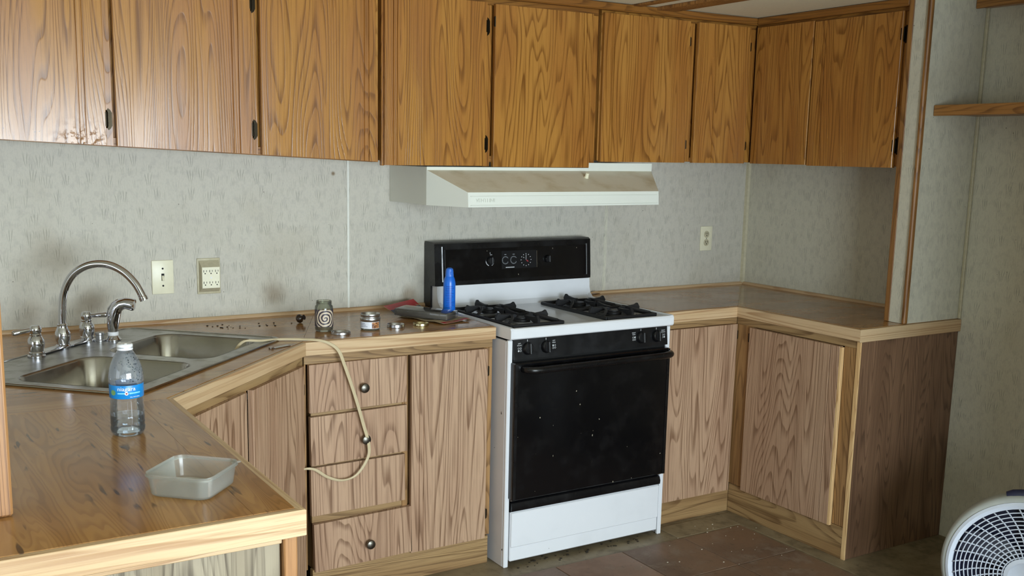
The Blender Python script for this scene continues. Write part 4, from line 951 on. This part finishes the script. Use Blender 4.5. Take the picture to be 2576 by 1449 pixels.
# crumbs on the counter
bm = new(); rd = random.Random(2)
for k in range(26):
    x = -2.62 + rd.gauss(0, .07); y = -.20 + rd.gauss(0, .03); q = .0012 + rd.random() * .0022
    bmesh.ops.create_icosphere(bm, subdivisions=1, radius=q, matrix=Matrix.Translation((x, y, H + q * .5)) @ Matrix.Diagonal((1.4, 1, .6, 1)))
o = obj('counter_crumbs', bm, 'dark_crumb', kind='stuff'); tag(o, 'dark crumbs scattered on the counter behind the sink', 'crumbs')
bm = new(); rd = random.Random(4)
for k in range(34):
    x = -.62 - abs(rd.gauss(0, .35)); y = -.66 - abs(rd.gauss(0, .3)); q = .0012 + rd.random() * .0024
    if x < -1.0 and y > -.70: continue
    bmesh.ops.create_icosphere(bm, subdivisions=1, radius=q, matrix=Matrix.Translation((x, y, .0035 + q * .4)) @ Matrix.Diagonal((1.3, 1, .6, 1)))
o = obj('floor_crumbs', bm, 'crumb', kind='stuff'); tag(o, 'pale crumbs and paint flakes on the brown floor by the cupboards', 'crumbs')
bm = new(); rd = random.Random(6)
for k in range(40):
    x = SX0 + .05 + rd.random() * .72; y = -.66 + rd.gauss(0, .015); q = .0015 + rd.random() * .0035
    bmesh.ops.create_icosphere(bm, subdivisions=1, radius=q, matrix=Matrix.Translation((x, y, q * .4)) @ Matrix.Diagonal((1.6, 1, .5, 1)))
o = obj('floor_debris', bm, 'dark_crumb', kind='stuff'); tag(o, 'dark dirt collected on the floor under the stove front', 'debris')
# post on the peninsula
bm = new(); box(bm, -.032, .032, -.02, .02, 0, CZ - H - .001, .004)
po = obj('support_post', bm, 'post_wood', None, (-3.606, -1.876, H + .0005)); tag(po, 'square wooden post rising from the peninsula counter at the left edge', 'post')
# shelves on the right wall
def shelf(label, x0, z0, z1, y0, y1):
    bm = new(); box(bm, x0, -.001, y0, y1, z0, z1, .002); sh_ = thing('wall_shelf', label, 'shelf', (0, 0, 0)); obj('board', bm, oak('shelf_grain', (172, 122, 66), (152, 104, 52), (108, 70, 34), axis=1), sh_)
    bm = new(); box(bm, x0 - .012, x0, y0, y1, z0 - .006, z1 + .004, .002); obj('nosing', bm, oak('shelf_nosing_grain', (172, 122, 66), (152, 104, 52), (108, 70, 34), axis=1), sh_)
shelf('brown wooden shelf on the right wall starting at the papered partition', -.262, 1.712, 1.742, -2.6, -1.2095)
shelf('wooden ledge high under the ceiling on the right wall', -.065, 2.118, 2.14, -2.6, -1.2095)

# ------------------------------------------------------------------ floor fan
FC = Vector((-.690, -1.992, .262)); az = math.atan2(-3.753 - FC.y, -3.748 - FC.x)
fn = thing('floor_fan', 'white round floor fan with spiral grille and navy handle at the lower right', 'fan', (FC.x, FC.y, 0), az + PI / 2)
# local: front faces -Y, centre at z=FC.z
FM = Matrix.Translation((0, 0, FC.z)) @ Matrix.Rotation(PI / 2, 4, 'X')   # local z -> -y (front)
R0 = .228
bm = new(); lathe(bm, [(R0 + .006, -.075), (R0 + .018, -.06), (R0 + .020, -.01), (R0 + .012, .004), (R0 + .002, .006), (R0 + .001, -.075)], 72, FM, True); obj('housing', bm, 'fan_grey', fn, sharp=.9)
gr = None
bm = new(); lathe(bm, [(R0 + .003, -.004), (R0 + .004, .010), (R0 - .004, .016), (R0 - .016, .014), (R0 - .018, .004)], 72, FM, True); gr = obj('front_grille', bm, 'fan_white', fn)
def zg(r): return .012 + .034 * (1 - (r / R0) ** 2)
for k in range(12):
    r = .066 + k * (R0 - .018 - .062) / 12
    bm = new(); torus(bm, r, .0019, 72, 6, FM, zg(r)); obj('grille_ring', bm, 'fan_white', gr, sharp=2)
nsp = 36
bm = new(); pts = []
for j in range(9):
    r = .055 + (R0 - .016 - .055) * j / 8; a = .35 * (j / 8) ; pts.append(FM @ Vector((r * math.cos(a), r * math.sin(a), zg(r) - .003)))
sme = None
for k in range(nsp):
    a = 2 * PI * k / nsp
    if sme is None:
        tube(bm, [Vector((p.x, p.y, p.z - FC.z)) for p in pts], .0024, 5); o = obj('grille_spoke', bm, 'fan_white', gr, (0, 0, FC.z), sharp=2); sme = o
    else:
        o = sme.copy(); COL.objects.link(o); o.parent = gr
    o.rotation_euler = (0, a, 0)
bm = new(); lathe(bm, [(.062, zg(.06) - .006), (.062, zg(.06) + .003), (.05, zg(.06) + .007), (.045, zg(.06) + .004), (0, zg(.06) + .004)], 40, FM); obj('hub_badge', bm, 'fan_white', gr)
bm = new(); lathe(bm, [(0, -.06), (.045, -.06), (.05, -.02), (.04, 0), (0, .004)], 28, FM); obj('motor_hub', bm, 'navy', fn)
bl0 = None
for k in range(5):
    if bl0 is None:
        bm = new(); nn = 8; vs = []
        for i in range(nn + 1):
            r = .045 + (.205 - .045) * i / nn; wd = .035 + .045 * math.sin(PI * (.15 + .7 * i / nn)); row = []
            for s_ in (-1, 1):
                for d_ in (0, .003): row.append(bm.verts.new((r * math.cos(s_ * wd / r * .5 + .3 * i / nn), -(-.03 + s_ * .014 + d_), r * math.sin(s_ * wd / r * .5 + .3 * i / nn))))
            vs.append(row)
        for p, q in zip(vs, vs[1:]):
            for a, b in ((0, 1), (1, 3), (3, 2), (2, 0)): bm.faces.new((p[a], p[b], q[b], q[a]))
        bm.faces.new([vs[0][i] for i in (0, 1, 3, 2)]); bm.faces.new([vs[-1][i] for i in (0, 1, 3, 2)])
        o = obj('blade', bm, 'navy', fn, (0, 0, FC.z)); bl0 = o
    else:
        o = bl0.copy(); COL.objects.link(o); o.parent = fn
    o.rotation_euler = (0, 2 * PI * k / 5, 0)
bm = new(); lathe(bm, [(R0, -.078), (R0, -.072), (0.03, -.072), (.03, -.078)], 48, FM, True); obj('rear_guard', bm, 'navy', fn)
bm = new(); tube(bm, [FM @ Vector(((R0 + .019) * math.cos(a), (R0 + .019) * math.sin(a), -.03)) for a in [math.radians(72 + 4.5 * i) for i in range(9)]], [.012] + [.017] * 7 + [.012], 12); obj('carry_handle', bm, 'navy', fn)
for s_ in (-1, 1):
    bm = new(); tube(bm, [(s_ * .16, .13, .010), (s_ * .165, .02, .012), (s_ * .165, -.08, .010)], .010, 10); tube(bm, [(s_ * .165, .035, .012), (s_ * .185, .035, .09)], .011, 10); obj('foot', bm, 'fan_grey', fn)
